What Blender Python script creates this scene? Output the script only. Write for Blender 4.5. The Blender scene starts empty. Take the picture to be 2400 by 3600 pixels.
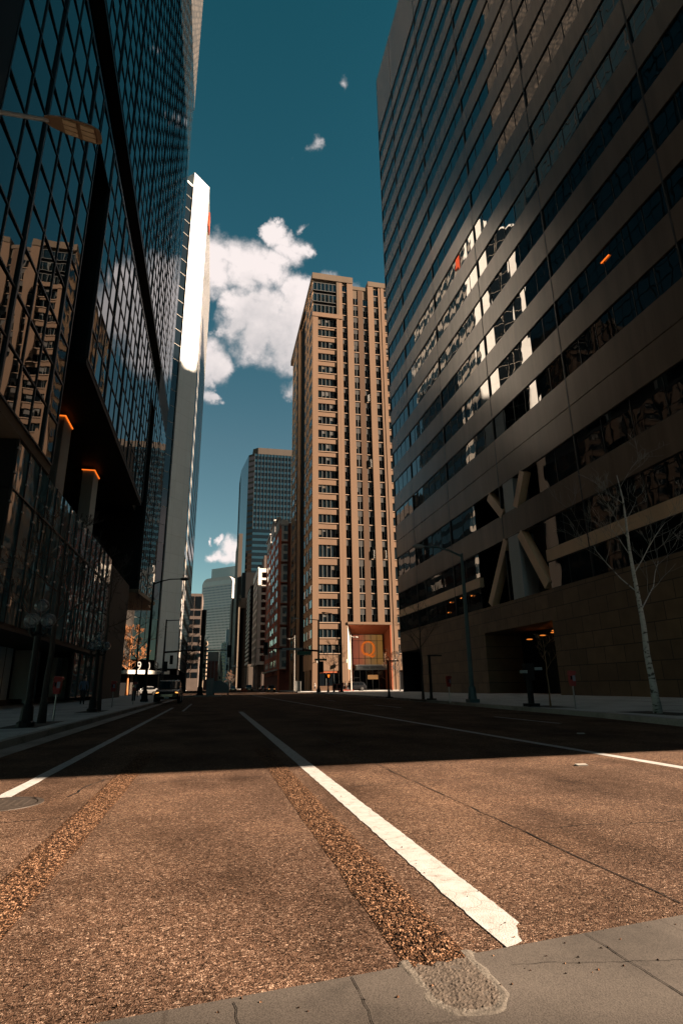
import bpy, bmesh, math, random
from mathutils import Vector, Matrix, noise as mnoise
R_ = math.radians
rnd = random.Random(7)
SC = bpy.context.scene
COL = SC.collection

# ------------------------------------------------------------------ materials
SUN_HALVED = set('pan_concrete lip_concrete rough_concrete tan_stucco tan_dark tan_top sill_pale window_frame cream_wall rust_wall white_panel orange_sign louver_tan white_metal cream_metal brick_red trim_white brown_stone beige_lit spire_stone tan_balcony brown_concrete pole_white twig_orange car_silver street_brown shirt_white cloth_orange kerb_red barrier_orange iron marker_white ground_dirt pier_grey pier_shade'.split())  # mostly sunlit surfaces: base colour halved against the raised exposure
MATS = {}
def newmat(name):
    m = bpy.data.materials.new(name); m.use_nodes = True
    MATS[name] = m
    nt = m.node_tree
    return m, nt, nt.nodes['Principled BSDF']
def setc(b, col, rough=.6, metal=0., spec=.5, ior=None):
    b.inputs['Base Color'].default_value = (*col, 1)
    b.inputs['Roughness'].default_value = rough
    b.inputs['Metallic'].default_value = metal
    b.inputs['Specular IOR Level'].default_value = spec
    if ior: b.inputs['IOR'].default_value = ior
def N(nt, t, **kw):
    n = nt.nodes.new(t)
    for k, v in kw.items():
        if k.startswith('i_'): n.inputs[k[2:].replace('_', ' ')].default_value = v
        else: setattr(n, k, v)
    return n
def L(nt, a, ao, b, bi): nt.links.new(a.outputs[ao], b.inputs[bi])
def coords(nt, scale=(1, 1, 1), kind='Object', rot=(0, 0, 0)):
    tc = N(nt, 'ShaderNodeTexCoord'); mp = N(nt, 'ShaderNodeMapping')
    mp.inputs['Scale'].default_value = scale; mp.inputs['Rotation'].default_value = rot
    L(nt, tc, kind, mp, 'Vector'); return mp
def wcoords(nt, scale=(1, 1, 1)):
    g = N(nt, 'ShaderNodeNewGeometry'); mp = N(nt, 'ShaderNodeMapping')
    mp.inputs['Scale'].default_value = scale
    L(nt, g, 'Position', mp, 'Vector'); return mp
def ramp(nt, src, out, stops):
    r = N(nt, 'ShaderNodeValToRGB'); e = r.color_ramp.elements
    while len(e) < len(stops): e.new(.5)
    for i, (p, c) in enumerate(stops):
        e[i].position = p; e[i].color = (*c, 1) if len(c) == 3 else c
    nt.links.new(src.outputs[out], r.inputs['Fac']); return r
def varied(name, col, rough=.6, var=.18, scale=.6, metal=0., spec=.5, bump=0., bscale=20., streak=False, ior=None):
    """plain surface with blotchy wear, optional rain streaks and fine bump"""
    if name in SUN_HALVED: col = tuple(c*.5 for c in col)
    m, nt, b = newmat(name); setc(b, col, rough, metal, spec, ior)
    mp = wcoords(nt, (1, 1, .12) if streak else (1, 1, 1))
    n = N(nt, 'ShaderNodeTexNoise', i_Scale=scale, i_Detail=6., i_Roughness=.62); L(nt, mp, 'Vector', n, 'Vector')
    lo = tuple(c*(1-var) for c in col); hi = tuple(min(1, c*(1+var)) for c in col)
    r = ramp(nt, n, 'Fac', [(.3, lo), (.7, hi)]); L(nt, r, 'Color', b, 'Base Color')
    if bump:
        mp2 = wcoords(nt); n2 = N(nt, 'ShaderNodeTexNoise', i_Scale=bscale, i_Detail=4.); L(nt, mp2, 'Vector', n2, 'Vector')
        bp = N(nt, 'ShaderNodeBump', i_Strength=1., i_Distance=bump); L(nt, n2, 'Fac', bp, 'Height'); L(nt, bp, 'Normal', b, 'Normal')
    return m
def glass(name, col, ior=1.5, rough=.015, wav=.01, wscale=.55, spec=.5):
    """opaque reflective glazing: dark body, wavy mirror surface"""
    m, nt, b = newmat(name); setc(b, col, rough, 0, spec, ior)
    mp = wcoords(nt, (1, 1, .7))
    n = N(nt, 'ShaderNodeTexNoise', i_Scale=wscale, i_Detail=1.5, i_Roughness=.4); L(nt, mp, 'Vector', n, 'Vector')
    bp = N(nt, 'ShaderNodeBump', i_Strength=1., i_Distance=wav); L(nt, n, 'Fac', bp, 'Height'); L(nt, bp, 'Normal', b, 'Normal')
    return m
def emit(name, col, s):
    m, nt, b = newmat(name); setc(b, (.02, .02, .02), .5)
    b.inputs['Emission Color'].default_value = (*col, 1); b.inputs['Emission Strength'].default_value = s
    return m

def asphalt_mat():
    m, nt, b = newmat('asphalt'); setc(b, (.15, .1, .07), .95, 0, .05)
    mp = wcoords(nt)
    v = N(nt, 'ShaderNodeTexVoronoi', i_Scale=118., i_Randomness=1.)
    nw = N(nt, 'ShaderNodeTexNoise', i_Scale=30., i_Detail=2.); L(nt, mp, 'Vector', nw, 'Vector'); mw = N(nt, 'ShaderNodeMixRGB', i_Fac=.035); L(nt, mp, 'Vector', mw, 'Color1'); L(nt, nw, 'Color', mw, 'Color2'); L(nt, mw, 'Color', v, 'Vector')
    bw = N(nt, 'ShaderNodeSeparateColor'); L(nt, v, 'Color', bw, 'Color')
    r1 = ramp(nt, bw, 'Red', [(0., (.009, .0055, .0038)), (.22, (.046, .0275, .0185)), (.5, (.080, .0475, .0325)), (.82, (.108, .067, .047)), (1., (.25, .175, .13))])
    n = N(nt, 'ShaderNodeTexNoise', i_Scale=.55, i_Detail=7., i_Roughness=.65); L(nt, mp, 'Vector', n, 'Vector')
    r2 = ramp(nt, n, 'Fac', [(.3, (.52, .5, .48)), (.5, (1, 1, 1)), (.7, (1.5, 1.47, 1.42))])
    n3 = N(nt, 'ShaderNodeTexNoise', i_Scale=14., i_Detail=4.); L(nt, mp, 'Vector', n3, 'Vector')
    r3 = ramp(nt, n3, 'Fac', [(.3, (.78, .78, .78)), (.7, (1.15, 1.15, 1.15))])
    # faint tyre polished lanes along the street
    mp4 = wcoords(nt, (1, .03, 1)); n4 = N(nt, 'ShaderNodeTexNoise', i_Scale=.8, i_Detail=2.); L(nt, mp4, 'Vector', n4, 'Vector')
    r4 = ramp(nt, n4, 'Fac', [(.35, (.85, .85, .86)), (.65, (1.12, 1.12, 1.1))])
    np_ = N(nt, 'ShaderNodeTexNoise', i_Scale=60., i_Detail=3., i_Roughness=.7); L(nt, mp, 'Vector', np_, 'Vector'); r5 = ramp(nt, np_, 'Fac', [(.35, (.1, .08, .07)), (.43, (1, 1, 1)), (.62, (1.1, 1.1, 1.1)), (.72, (1.6, 1.55, 1.5))])
    n7 = N(nt, 'ShaderNodeTexNoise', i_Scale=.8, i_Detail=3., i_Roughness=.5); mp7 = wcoords(nt, (1, .45, 1)); L(nt, mp7, 'Vector', n7, 'Vector'); r7 = ramp(nt, n7, 'Fac', [(.5, (1, 1, 1)), (.68, (.58, .56, .54))])
    prev = r1
    for r in (r2, r3, r4, r5, r7):
        mx = N(nt, 'ShaderNodeMixRGB', blend_type='MULTIPLY', i_Fac=1.); L(nt, prev, 'Color', mx, 'Color1'); L(nt, r, 'Color', mx, 'Color2'); prev = mx
    L(nt, prev, 'Color', b, 'Base Color')
    v2 = v
    bp = N(nt, 'ShaderNodeBump', i_Strength=1., i_Distance=.0036); bp.invert = True
    L(nt, v2, 'Distance', bp, 'Height'); L(nt, bp, 'Normal', b, 'Normal')
def gravel_mat():
    m, nt, b = newmat('gravel'); setc(b, (.15, .1, .07), .9, 0, .06)
    mp = wcoords(nt)
    v = N(nt, 'ShaderNodeTexVoronoi', i_Scale=84.); L(nt, mp, 'Vector', v, 'Vector')
    bw = N(nt, 'ShaderNodeSeparateColor'); L(nt, v, 'Color', bw, 'Color')
    r1 = ramp(nt, bw, 'Red', [(0., (.004, .0025, .0018)), (.32, (.022, .0115, .0065)), (.68, (.074, .037, .0195)), (1., (.21, .125, .078))])
    L(nt, r1, 'Color', b, 'Base Color')
    bp = N(nt, 'ShaderNodeBump', i_Strength=1., i_Distance=.008); bp.invert = True
    L(nt, v, 'Distance', bp, 'Height'); L(nt, bp, 'Normal', b, 'Normal')
def concrete_mat(name, col, fine=160., bump=.0012, blot=.7):
    if name in SUN_HALVED: col = tuple(c*.5 for c in col)
    m, nt, b = newmat(name); setc(b, col, .85, 0, .25)
    mp = wcoords(nt)
    n = N(nt, 'ShaderNodeTexNoise', i_Scale=blot, i_Detail=8., i_Roughness=.68); L(nt, mp, 'Vector', n, 'Vector')
    r = ramp(nt, n, 'Fac', [(.3, tuple(c*.55 for c in col)), (.48, col), (.7, tuple(c*1.3 for c in col))])
    n2 = N(nt, 'ShaderNodeTexNoise', i_Scale=fine, i_Detail=3.); L(nt, mp, 'Vector', n2, 'Vector')
    r2 = ramp(nt, n2, 'Fac', [(.3, (.6, .6, .6)), (.6, (1.12, 1.12, 1.12))])
    mx = N(nt, 'ShaderNodeMixRGB', blend_type='MULTIPLY', i_Fac=1.); L(nt, r, 'Color', mx, 'Color1'); L(nt, r2, 'Color', mx, 'Color2')
    v = N(nt, 'ShaderNodeTexVoronoi', i_Scale=19.); L(nt, mp, 'Vector', v, 'Vector')
    r3 = ramp(nt, v, 'Distance', [(.05, (.3, .28, .27)), (.11, (1, 1, 1))])
    n5 = N(nt, 'ShaderNodeTexNoise', i_Scale=4.); L(nt, mp, 'Vector', n5, 'Vector')
    r5 = ramp(nt, n5, 'Fac', [(.55, (1, 1, 1)), (.62, (0, 0, 0))])
    mx3 = N(nt, 'ShaderNodeMixRGB', blend_type='LIGHTEN', i_Fac=1.); L(nt, r3, 'Color', mx3, 'Color1'); L(nt, r5, 'Color', mx3, 'Color2')
    mx2 = N(nt, 'ShaderNodeMixRGB', blend_type='MULTIPLY', i_Fac=1.); L(nt, mx, 'Color', mx2, 'Color1'); L(nt, mx3, 'Color', mx2, 'Color2')
    L(nt, mx2, 'Color', b, 'Base Color')
    vc = N(nt, 'ShaderNodeTexVoronoi', feature='DISTANCE_TO_EDGE', i_Scale=.85); mvc = N(nt, 'ShaderNodeMixRGB', i_Fac=.1); L(nt, mp, 'Vector', mvc, 'Color1'); L(nt, n, 'Color', mvc, 'Color2'); L(nt, mvc, 'Color', vc, 'Vector')
    rc = ramp(nt, vc, 'Distance', [(0, (.5, .47, .45)), (.006, (1, 1, 1))]); mx9 = N(nt, 'ShaderNodeMixRGB', blend_type='MULTIPLY', i_Fac=.8); L(nt, mx2, 'Color', mx9, 'Color1'); L(nt, rc, 'Color', mx9, 'Color2'); L(nt, mx9, 'Color', b, 'Base Color')
    bp = N(nt, 'ShaderNodeBump', i_Strength=1., i_Distance=bump); L(nt, n2, 'Fac', bp, 'Height'); L(nt, bp, 'Normal', b, 'Normal')
def paint_mat():
    m, nt, b = newmat('road_paint'); setc(b, (.33, .335, .34), .8, 0, .2)
    mp = wcoords(nt)
    n = N(nt, 'ShaderNodeTexNoise', i_Scale=9., i_Detail=9., i_Roughness=.72); L(nt, mp, 'Vector', n, 'Vector')
    r = ramp(nt, n, 'Fac', [(.30, (.13, .105, .09)), (.42, (.28, .275, .27)), (.64, (.345, .35, .355))])
    v = N(nt, 'ShaderNodeTexVoronoi', feature='DISTANCE_TO_EDGE', i_Scale=5.); 
    n6 = N(nt, 'ShaderNodeTexNoise', i_Scale=6., i_Detail=3.); L(nt, mp, 'Vector', n6, 'Vector')
    mxv = N(nt, 'ShaderNodeMixRGB', i_Fac=.12); L(nt, mp, 'Vector', mxv, 'Color1'); L(nt, n6, 'Color', mxv, 'Color2'); L(nt, mxv, 'Color', v, 'Vector')
    r2 = ramp(nt, v, 'Distance', [(.0, (.45, .43, .4)), (.014, (1, 1, 1))])
    mx = N(nt, 'ShaderNodeMixRGB', blend_type='MULTIPLY', i_Fac=.75); L(nt, r, 'Color', mx, 'Color1'); L(nt, r2, 'Color', mx, 'Color2')
    L(nt, mx, 'Color', b, 'Base Color')
    n2 = N(nt, 'ShaderNodeTexVoronoi', i_Scale=110.); L(nt, mp, 'Vector', n2, 'Vector')
    bp = N(nt, 'ShaderNodeBump', i_Strength=.7, i_Distance=.0016); bp.invert = True; L(nt, n2, 'Distance', bp, 'Height'); L(nt, bp, 'Normal', b, 'Normal')
def block_mat(name, col, bw, bh, rot=(0, 0, 0), blot=.2, mortar=.02, rough=.5, dark=.25, var=.25, kind='x', offset=.5, spec=.5):
    """jointed slabs; kind 'x' = wall lying in the Y-Z plane, 'y' = wall in the X-Z plane"""
    if name in SUN_HALVED: col = tuple(c*.5 for c in col)
    m, nt, b = newmat(name); setc(b, col, rough, 0, spec)
    g = N(nt, 'ShaderNodeNewGeometry'); sp = N(nt, 'ShaderNodeSeparateXYZ'); L(nt, g, 'Position', sp, 'Vector')
    cb = N(nt, 'ShaderNodeCombineXYZ')
    if kind == 'xy':
        ad = N(nt, 'ShaderNodeMath', operation='ADD'); L(nt, sp, 'X', ad, 0); L(nt, sp, 'Y', ad, 1); nt.links.new(ad.outputs[0], cb.inputs['X'])
    else: L(nt, sp, 'Y' if kind == 'x' else 'X', cb, 'X')
    L(nt, sp, 'Z', cb, 'Y')
    br = N(nt, 'ShaderNodeTexBrick', offset=offset); br.inputs['Scale'].default_value = 1.
    br.inputs['Brick Width'].default_value = bw; br.inputs['Row Height'].default_value = bh
    br.inputs['Mortar Size'].default_value = mortar; br.inputs['Bias'].default_value = 0
    br.inputs['Color1'].default_value = (*[c*(1-var) for c in col], 1); br.inputs['Color2'].default_value = (*[c*(1+var) for c in col], 1)
    br.inputs['Mortar'].default_value = (*[c*dark for c in col], 1)
    L(nt, cb, 'Vector', br, 'Vector')
    n = N(nt, 'ShaderNodeTexNoise', i_Scale=1.1, i_Detail=6.); L(nt, g, 'Position', n, 'Vector')
    r = ramp(nt, n, 'Fac', [(.3, (1-blot,)*3), (.7, (1+blot*.8,)*3)])
    mx = N(nt, 'ShaderNodeMixRGB', blend_type='MULTIPLY', i_Fac=1.); L(nt, br, 'Color', mx, 'Color1'); L(nt, r, 'Color', mx, 'Color2')
    L(nt, mx, 'Color', b, 'Base Color')
    bp = N(nt, 'ShaderNodeBump', i_Strength=.5, i_Distance=.01); L(nt, br, 'Fac', bp, 'Height'); bp.invert = True; L(nt, bp, 'Normal', b, 'Normal')

asphalt_mat(); gravel_mat(); paint_mat()
concrete_mat('pan_concrete', (.114, .098, .085), blot=1.3); concrete_mat('lip_concrete', (.19, .168, .143), 90., .002, 3.); concrete_mat('rough_concrete', (.125, .1, .08), 70., .003, 4.); varied('street_brown', (.028, .02, .017), .8); varied('pier_dim', (.1, .1, .1), .5, .06); varied('pier_grey', (.3, .3, .3), .5, .06); concrete_mat('sidewalk', (.42, .43, .43), 60., .001, .5); concrete_mat('kerb', (.27, .25, .23), 60., .001, .5)
varied('ground_dirt', (.06, .05, .045), .9); varied('soil', (.03, .024, .02), .95)
glass('mirror_glass', (.006, .012, .016), 1.85, .012, .012, .4); glass('ribbon_glass', (.005, .008, .01), 2.0, .012, .009, .6)
glass('podium_glass', (.075, .19, .225), 1.75, .02, .014, .8); glass('hotel_glass', (.006, .012, .016), 1.75, .02, .006, .5)
glass('dark_glass', (.004, .006, .008), 1.5, .03, .008); glass('blue_glass', (.01, .03, .045), 1.7, .05, .006); glass('pane_pale', (.08, .12, .15), 1.8, .05, .01)
glass('car_glass', (.006, .008, .01), 1.6, .01, 0.001)
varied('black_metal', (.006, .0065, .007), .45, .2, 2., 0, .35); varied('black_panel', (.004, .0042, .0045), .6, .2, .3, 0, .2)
varied('dark_void', (.0025, .0025, .003), .9, .1, .3, 0, .1)
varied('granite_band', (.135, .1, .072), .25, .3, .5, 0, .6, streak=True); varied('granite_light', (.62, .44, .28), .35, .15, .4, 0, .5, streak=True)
block_mat('stone_base', (.13, .08, .042), 2.08, 1.17, mortar=.035, rough=.6, var=.22)
varied('soffit_stucco', (.2, .145, .1), .9, .1); varied('grey_column', (.36, .42, .44), .7, .1, .5, streak=True); varied('recess_column', (.42, .43, .42), .6, .1)
block_mat('white_panel', (.95, .99, 1.0), 3.2, 3.7, blot=.03, mortar=.03, rough=.5, dark=.72, var=.03, kind='xy', offset=0)
varied('white_metal', (.32, .3, .275), .5, .08); varied('pale_column', (.8, .82, .81), .7, .05); varied('blind_grey', (.05, .05, .05), .8, .1); varied('blind_tan', (.06, .045, .03), .8, .1); varied('mull_dim', (.03, .036, .04), .5, .1); varied('pier_shade', (.036, .032, .029), .85, .1, .5, 0, .1, streak=True); varied('cream_metal', (.5, .44, .36), .5, .1)
block_mat('louver_tan', (.055, .045, .037), 1.15, .9, mortar=.14, rough=.5, dark=.05, var=.92)
varied('orange_sign', (.75, .1, .03), .5)
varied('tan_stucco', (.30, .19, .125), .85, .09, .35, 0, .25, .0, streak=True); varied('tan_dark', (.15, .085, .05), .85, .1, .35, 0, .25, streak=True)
varied('tan_top', (.21, .155, .11), .85, .1, .35, 0, .25, streak=True); varied('tan_side_bounce', (.5, .32, .2), .85, .12, .35, 0, .25, streak=True)  # street side: bounce light put into a brighter copy of the stucco
varied('grey_spandrel', (.017, .016, .016), .7, .15); varied('window_frame', (.24, .25, .25), .45, .05); varied('sill_pale', (.5, .34, .24), .8, .08)
varied('cream_wall', (.85, .8, .72), .7, .04); varied('rust_wall', (.55, .13, .04), .8, .1)
varied('brick_red', (1.3, .34, .18), .85, .2, .8); varied('brick_dark', (.24, .07, .045), .85, .2, .8); varied('bay_grey', (.4, .42, .42), .6, .1); varied('trim_white', (.9, .88, .85), .7, .08)
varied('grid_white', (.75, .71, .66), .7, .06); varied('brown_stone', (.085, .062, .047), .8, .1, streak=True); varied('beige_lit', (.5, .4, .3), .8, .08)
varied('grey_band', (.2, .21, .21), .6, .12); varied('curve_stone', (.38, .35, .35), .45, .06); varied('curve_metal', (.4, .42, .43), .35, .06)
varied('brown_concrete', (.13, .095, .08), .85, .15); varied('spire_stone', (.5, .36, .27), .85, .12); varied('tan_balcony', (.5, .38, .28), .85, .1); varied('brick_far', (.16, .06, .05), .85, .15); varied('slim_white', (.5, .5, .5), .6, .1)
varied('pole_black', (.006, .007, .008), .55, .1, 3., 0, .2); varied('pole_green', (.045, .085, .095), .4, .15, 3.); varied('pole_white', (.7, .66, .6), .5, .06); varied('pole_steel', (.3, .31, .31), .4, .1, 3., .6)
varied('lamp_grey', (.2, .21, .21), .5, .1); varied('lamp_under', (.13, .075, .036), .6); varied('led_tile', (.36, .26, .16), .4)
m_, nt_, b_ = newmat('globe_glass'); setc(b_, (.6, .62, .65), .05, 1., .5)
tr_ = N(nt_, 'ShaderNodeBsdfTransparent'); tr_.inputs[0].default_value = (.9, .92, .93, 1); fr_ = N(nt_, 'ShaderNodeFresnel', i_IOR=1.45); mx_ = N(nt_, 'ShaderNodeMixShader')
L(nt_, fr_, 'Fac', mx_, 0); L(nt_, tr_, 0, mx_, 1); L(nt_, b_, 0, mx_, 2); df_ = N(nt_, 'ShaderNodeBsdfDiffuse'); df_.inputs[0].default_value = (.7, .74, .76, 1); m2_ = N(nt_, 'ShaderNodeMixShader'); m2_.inputs[0].default_value = .06; L(nt_, mx_, 0, m2_, 1); L(nt_, df_, 0, m2_, 2); nt_.links.new(m2_.outputs[0], nt_.nodes['Material Output'].inputs['Surface'])
varied('meter_red', (.26, .012, .012), .5); varied('meter_label', (.2, .2, .26), .6); varied('sign_green', (.02, .11, .07), .5); varied('sign_white', (.6, .62, .62), .5); varied('sign_back', (.3, .33, .34), .5)
varied('bark_dark', (.035, .03, .028), .9, .25, 6.); varied('twig_dark', (.03, .026, .024), .9); varied('twig_orange', (.34, .13, .035), .9, .2); varied('twig_tan', (.2, .12, .07), .9, .2); varied('twig_pale', (.2, .2, .195), .9)
m_, nt_, b_ = newmat('birch_bark'); setc(b_, (.5, .5, .48), .85)
mp_ = wcoords(nt_, (6, 6, 14)); n_ = N(nt_, 'ShaderNodeTexNoise', i_Scale=1., i_Detail=4.); L(nt_, mp_, 'Vector', n_, 'Vector')
r_ = ramp(nt_, n_, 'Fac', [(.36, (.05, .045, .04)), (.44, (.34, .34, .335)), (.7, (.44, .44, .43))]); L(nt_, r_, 'Color', b_, 'Base Color')
varied('leaf_brown', (.2, .09, .04), .8, .3, 4.)
varied('car_black', (.004, .0045, .005), .2, .05, 1., 0, .22); varied('car_silver', (.5, .5, .5), .25, .04, 1., .3); varied('car_red', (.3, .01, .01), .25); varied('car_dark', (.012, .013, .015), .2)
varied('tyre', (.012, .012, .012), .9); varied('rim', (.3, .3, .3), .35, .05, 1., .8); varied('plate_white', (.45, .45, .43), .5); varied('chrome', (.5, .5, .5), .15, .05, 1., 1.)
varied('skin', (.3, .16, .1), .6); varied('shirt_blue', (.10, .13, .2), .8); varied('cloth_dark', (.012, .012, .016), .9); varied('shirt_white', (.5, .46, .42), .8); varied('cloth_orange', (.5, .14, .04), .8); varied('hair', (.015, .01, .008), .7); varied('coat_black', (.008, .008, .01), .9)
varied('cabinet_grey', (.16, .18, .19), .6); varied('box_grey', (.25, .25, .24), .6); varied('news_red', (.16, .02, .015), .5); varied('barrier_orange', (.5, .09, .02), .6); varied('kerb_red', (.5, .05, .02), .6)
varied('iron', (.06, .045, .035), .6, .3, 8., 0, .4, .004, 40.); varied('marker_white', (.6, .58, .54), .6)
emit('led_orange', (1., .17, .015), .2); emit('lamp_warm', (1., .27, .04), .13); emit('headlamp', (1., .36, .08), .3); emit('headlamp_white', (1., .82, .6), 0.841); emit('tail_red', (1., .05, .02), 0.420); emit('hand_orange', (1., .22, .02), 0.252); emit('fascia_white', (1., .95, .88), 0.131); emit('shop_warm', (1., .45, .15), 0.052)
m_, nt_, b_ = newmat('q_glass'); setc(b_, (.3, .2, .1), .35, 0, .4)
g_ = N(nt_, 'ShaderNodeNewGeometry'); s_ = N(nt_, 'ShaderNodeSeparateXYZ'); L(nt_, g_, 'Position', s_, 'Vector')
mr_ = N(nt_, 'ShaderNodeMapRange'); mr_.inputs['From Min'].default_value = 28.9; mr_.inputs['From Max'].default_value = 35.6; L(nt_, s_, 'X', mr_, 'Value')
r_ = ramp(nt_, mr_, 'Result', [(0., (.5, .14, .09)), (.3, (.55, .19, .1)), (.55, (.5, .3, .13)), (1., (.6, .33, .08))]); L(nt_, r_, 'Color', b_, 'Base Color'); L(nt_, r_, 'Color', b_, 'Emission Color'); b_.inputs['Emission Strength'].default_value = .028
emit('q_letter', (.85, .16, .01), .1)

# ------------------------------------------------------------------ mesh builder
class MB:
    def __init__(s): s.v = []; s.f = []; s.m = []; s.names = []
    def slot(s, mat):
        if mat not in s.names: s.names.append(mat)
        return s.names.index(mat)
    def face(s, pts, mat):
        i = len(s.v); s.v.extend([tuple(p) for p in pts]); s.f.append(tuple(range(i, i+len(pts)))); s.m.append(s.slot(mat))
    def hexa(s, p, mat):       # p = 8 corners, bottom ring then top ring
        i = len(s.v); s.v.extend([tuple(q) for q in p]); k = s.slot(mat)
        for f in ((3, 2, 1, 0), (4, 5, 6, 7), (0, 1, 5, 4), (1, 2, 6, 5), (2, 3, 7, 6), (3, 0, 4, 7)):
            s.f.append(tuple(i+a for a in f)); s.m.append(k)
    def box(s, x0, y0, z0, x1, y1, z1, mat):
        s.hexa(((x0, y0, z0), (x1, y0, z0), (x1, y1, z0), (x0, y1, z0), (x0, y0, z1), (x1, y0, z1), (x1, y1, z1), (x0, y1, z1)), mat)
    def obox(s, c, ux, uy, lx, ly, z0, z1, mat):   # box on a slanted footprint: corner c, unit axes ux uy
        a = Vector((c[0], c[1])); ux = Vector(ux)*lx; uy = Vector(uy)*ly
        q = [a, a+ux, a+ux+uy, a+uy]
        s.hexa([(p.x, p.y, z0) for p in q]+[(p.x, p.y, z1) for p in q], mat)
    def prism(s, poly, z0, z1, mat, axis='z'):
        f = {'z': lambda p, h: (p[0], p[1], h), 'x': lambda p, h: (h, p[0], p[1]), 'y': lambda p, h: (p[0], h, p[1])}[axis]
        n = len(poly); i = len(s.v); k = s.slot(mat)
        s.v.extend([f(p, z0) for p in poly]+[f(p, z1) for p in poly])
        s.f.append(tuple(i+n-1-a for a in range(n))); s.m.append(k)
        s.f.append(tuple(i+n+a for a in range(n))); s.m.append(k)
        for a in range(n):
            b = (a+1) % n; s.f.append((i+a, i+b, i+n+b, i+n+a)); s.m.append(k)
    def tube(s, pts, rad, mat, n=8, cap=True):
        pts = [Vector(p) for p in pts]
        if not isinstance(rad, (list, tuple)): rad = [rad]*len(pts)
        k = s.slot(mat); i0 = len(s.v)
        d0 = (pts[1]-pts[0]).normalized()
        u = d0.orthogonal().normalized()
        for j, p in enumerate(pts):
            d = ((pts[min(j+1, len(pts)-1)]-pts[max(j-1, 0)])).normalized()
            u = (u-d*u.dot(d)); u = u.normalized() if u.length > 1e-6 else d.orthogonal().normalized()
            w = d.cross(u)
            for a in range(n):
                t = 2*math.pi*a/n; s.v.append(tuple(p+(u*math.cos(t)+w*math.sin(t))*rad[j]))
        for j in range(len(pts)-1):
            for a in range(n):
                b = (a+1) % n; s.f.append((i0+j*n+a, i0+j*n+b, i0+(j+1)*n+b, i0+(j+1)*n+a)); s.m.append(k)
        if cap:
            s.f.append(tuple(i0+n-1-a for a in range(n))); s.m.append(k)
            e = i0+(len(pts)-1)*n; s.f.append(tuple(e+a for a in range(n))); s.m.append(k)
    def lathe(s, prof, mat, c=(0, 0, 0), n=12):
        s.tube([(c[0], c[1], c[2]+z) for r, z in prof], [max(r, .0005) for r, z in prof], mat, n)
    def ball(s, c, r, mat, n=12, m=8, sx=1, sy=1, sz=1):
        i = len(s.v); k = s.slot(mat)
        for a in range(m+1):
            t = math.pi*a/m
            for b in range(n):
                p = 2*math.pi*b/n; s.v.append((c[0]+r*sx*math.sin(t)*math.cos(p), c[1]+r*sy*math.sin(t)*math.sin(p), c[2]+r*sz*math.cos(t)))
        for a in range(m):
            for b in range(n):
                b2 = (b+1) % n; s.f.append((i+a*n+b, i+(a+1)*n+b, i+(a+1)*n+b2, i+a*n+b2)); s.m.append(k)
    def add(s, o):
        i = len(s.v); s.v.extend(o.v)
        mp = [s.slot(n) for n in o.names]
        s.f.extend([tuple(i+a for a in f) for f in o.f]); s.m.extend([mp[k] for k in o.m])
    def center(s):
        n = len(s.v); return Vector((sum(v[0] for v in s.v)/n, sum(v[1] for v in s.v)/n, sum(v[2] for v in s.v)/n))
    def build(s, name, parent=None, label=None, smooth=False, kind=None):
        off = Vector((0, 0, 0)); p = parent
        while p: off += p.location; p = p.parent
        me = bpy.data.meshes.new(name); me.from_pydata([tuple(Vector(v)-off) for v in s.v], [], s.f)
        for n in s.names: me.materials.append(MATS[n])
        me.polygons.foreach_set('material_index', s.m)
        if smooth: me.polygons.foreach_set('use_smooth', [True]*len(s.f))
        bm = bmesh.new(); bm.from_mesh(me); 
        if s.closed: bmesh.ops.recalc_face_normals(bm, faces=bm.faces)
        bm.to_mesh(me); bm.free(); me.update()
        o = bpy.data.objects.new(name, me); COL.objects.link(o)
        if parent: o.parent = parent
        if label: o['label'] = label
        if kind: o['kind'] = kind
        return o
    closed = True
def thing(name, label, cat, loc=(0, 0, 0), rz=0, group=None):
    o = bpy.data.objects.new(name, None); COL.objects.link(o); o.location = loc; o.rotation_euler = (0, 0, rz)
    o.empty_display_size = .2; o['label'] = label; o['category'] = cat
    if group: o['group'] = group
    return o
def tag(o, label, cat, group=None):
    o['label'] = label; o['category'] = cat
    if group: o['group'] = group
    return o
def struct(name, mb, smooth=False): return mb.build(name, smooth=smooth, kind='structure')
def copy_tree(o, parent=None):
    c = o.copy(); COL.objects.link(c)
    if parent: c.parent = parent
    for ch in list(o.children): copy_tree(ch, c)
    return c
def place(o, loc, rz=0, label=None, group=None, scale=None):
    o.location = loc; o.rotation_euler = (0, 0, rz)
    if scale: o.scale = (scale,)*3
    if label: o['label'] = label
    if group: o['group'] = group
    return o
CAM = Vector((0, 0, 1.1))
def parts(name, mbs, parent, limit=95, smooth=False):
    """each piece a part of its own; past the limit the smallest in view become one stuff part"""
    if len(mbs) > limit:
        def key(mb):
            c = mb.center(); xs = [v for v in mb.v]
            ext = sum(max(v[i] for v in xs)-min(v[i] for v in xs) for i in range(3))
            front = 1 if c.y > 4 else .01
            return -front*ext/((c-CAM).length+1)
        mbs = sorted(mbs, key=key)
        rest = MB()
        for m in mbs[limit:]: rest.add(m)
        rest.build(name, parent, kind='stuff'); mbs = mbs[:limit]
    return [m.build(name, parent, smooth=smooth) for m in mbs]
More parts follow.
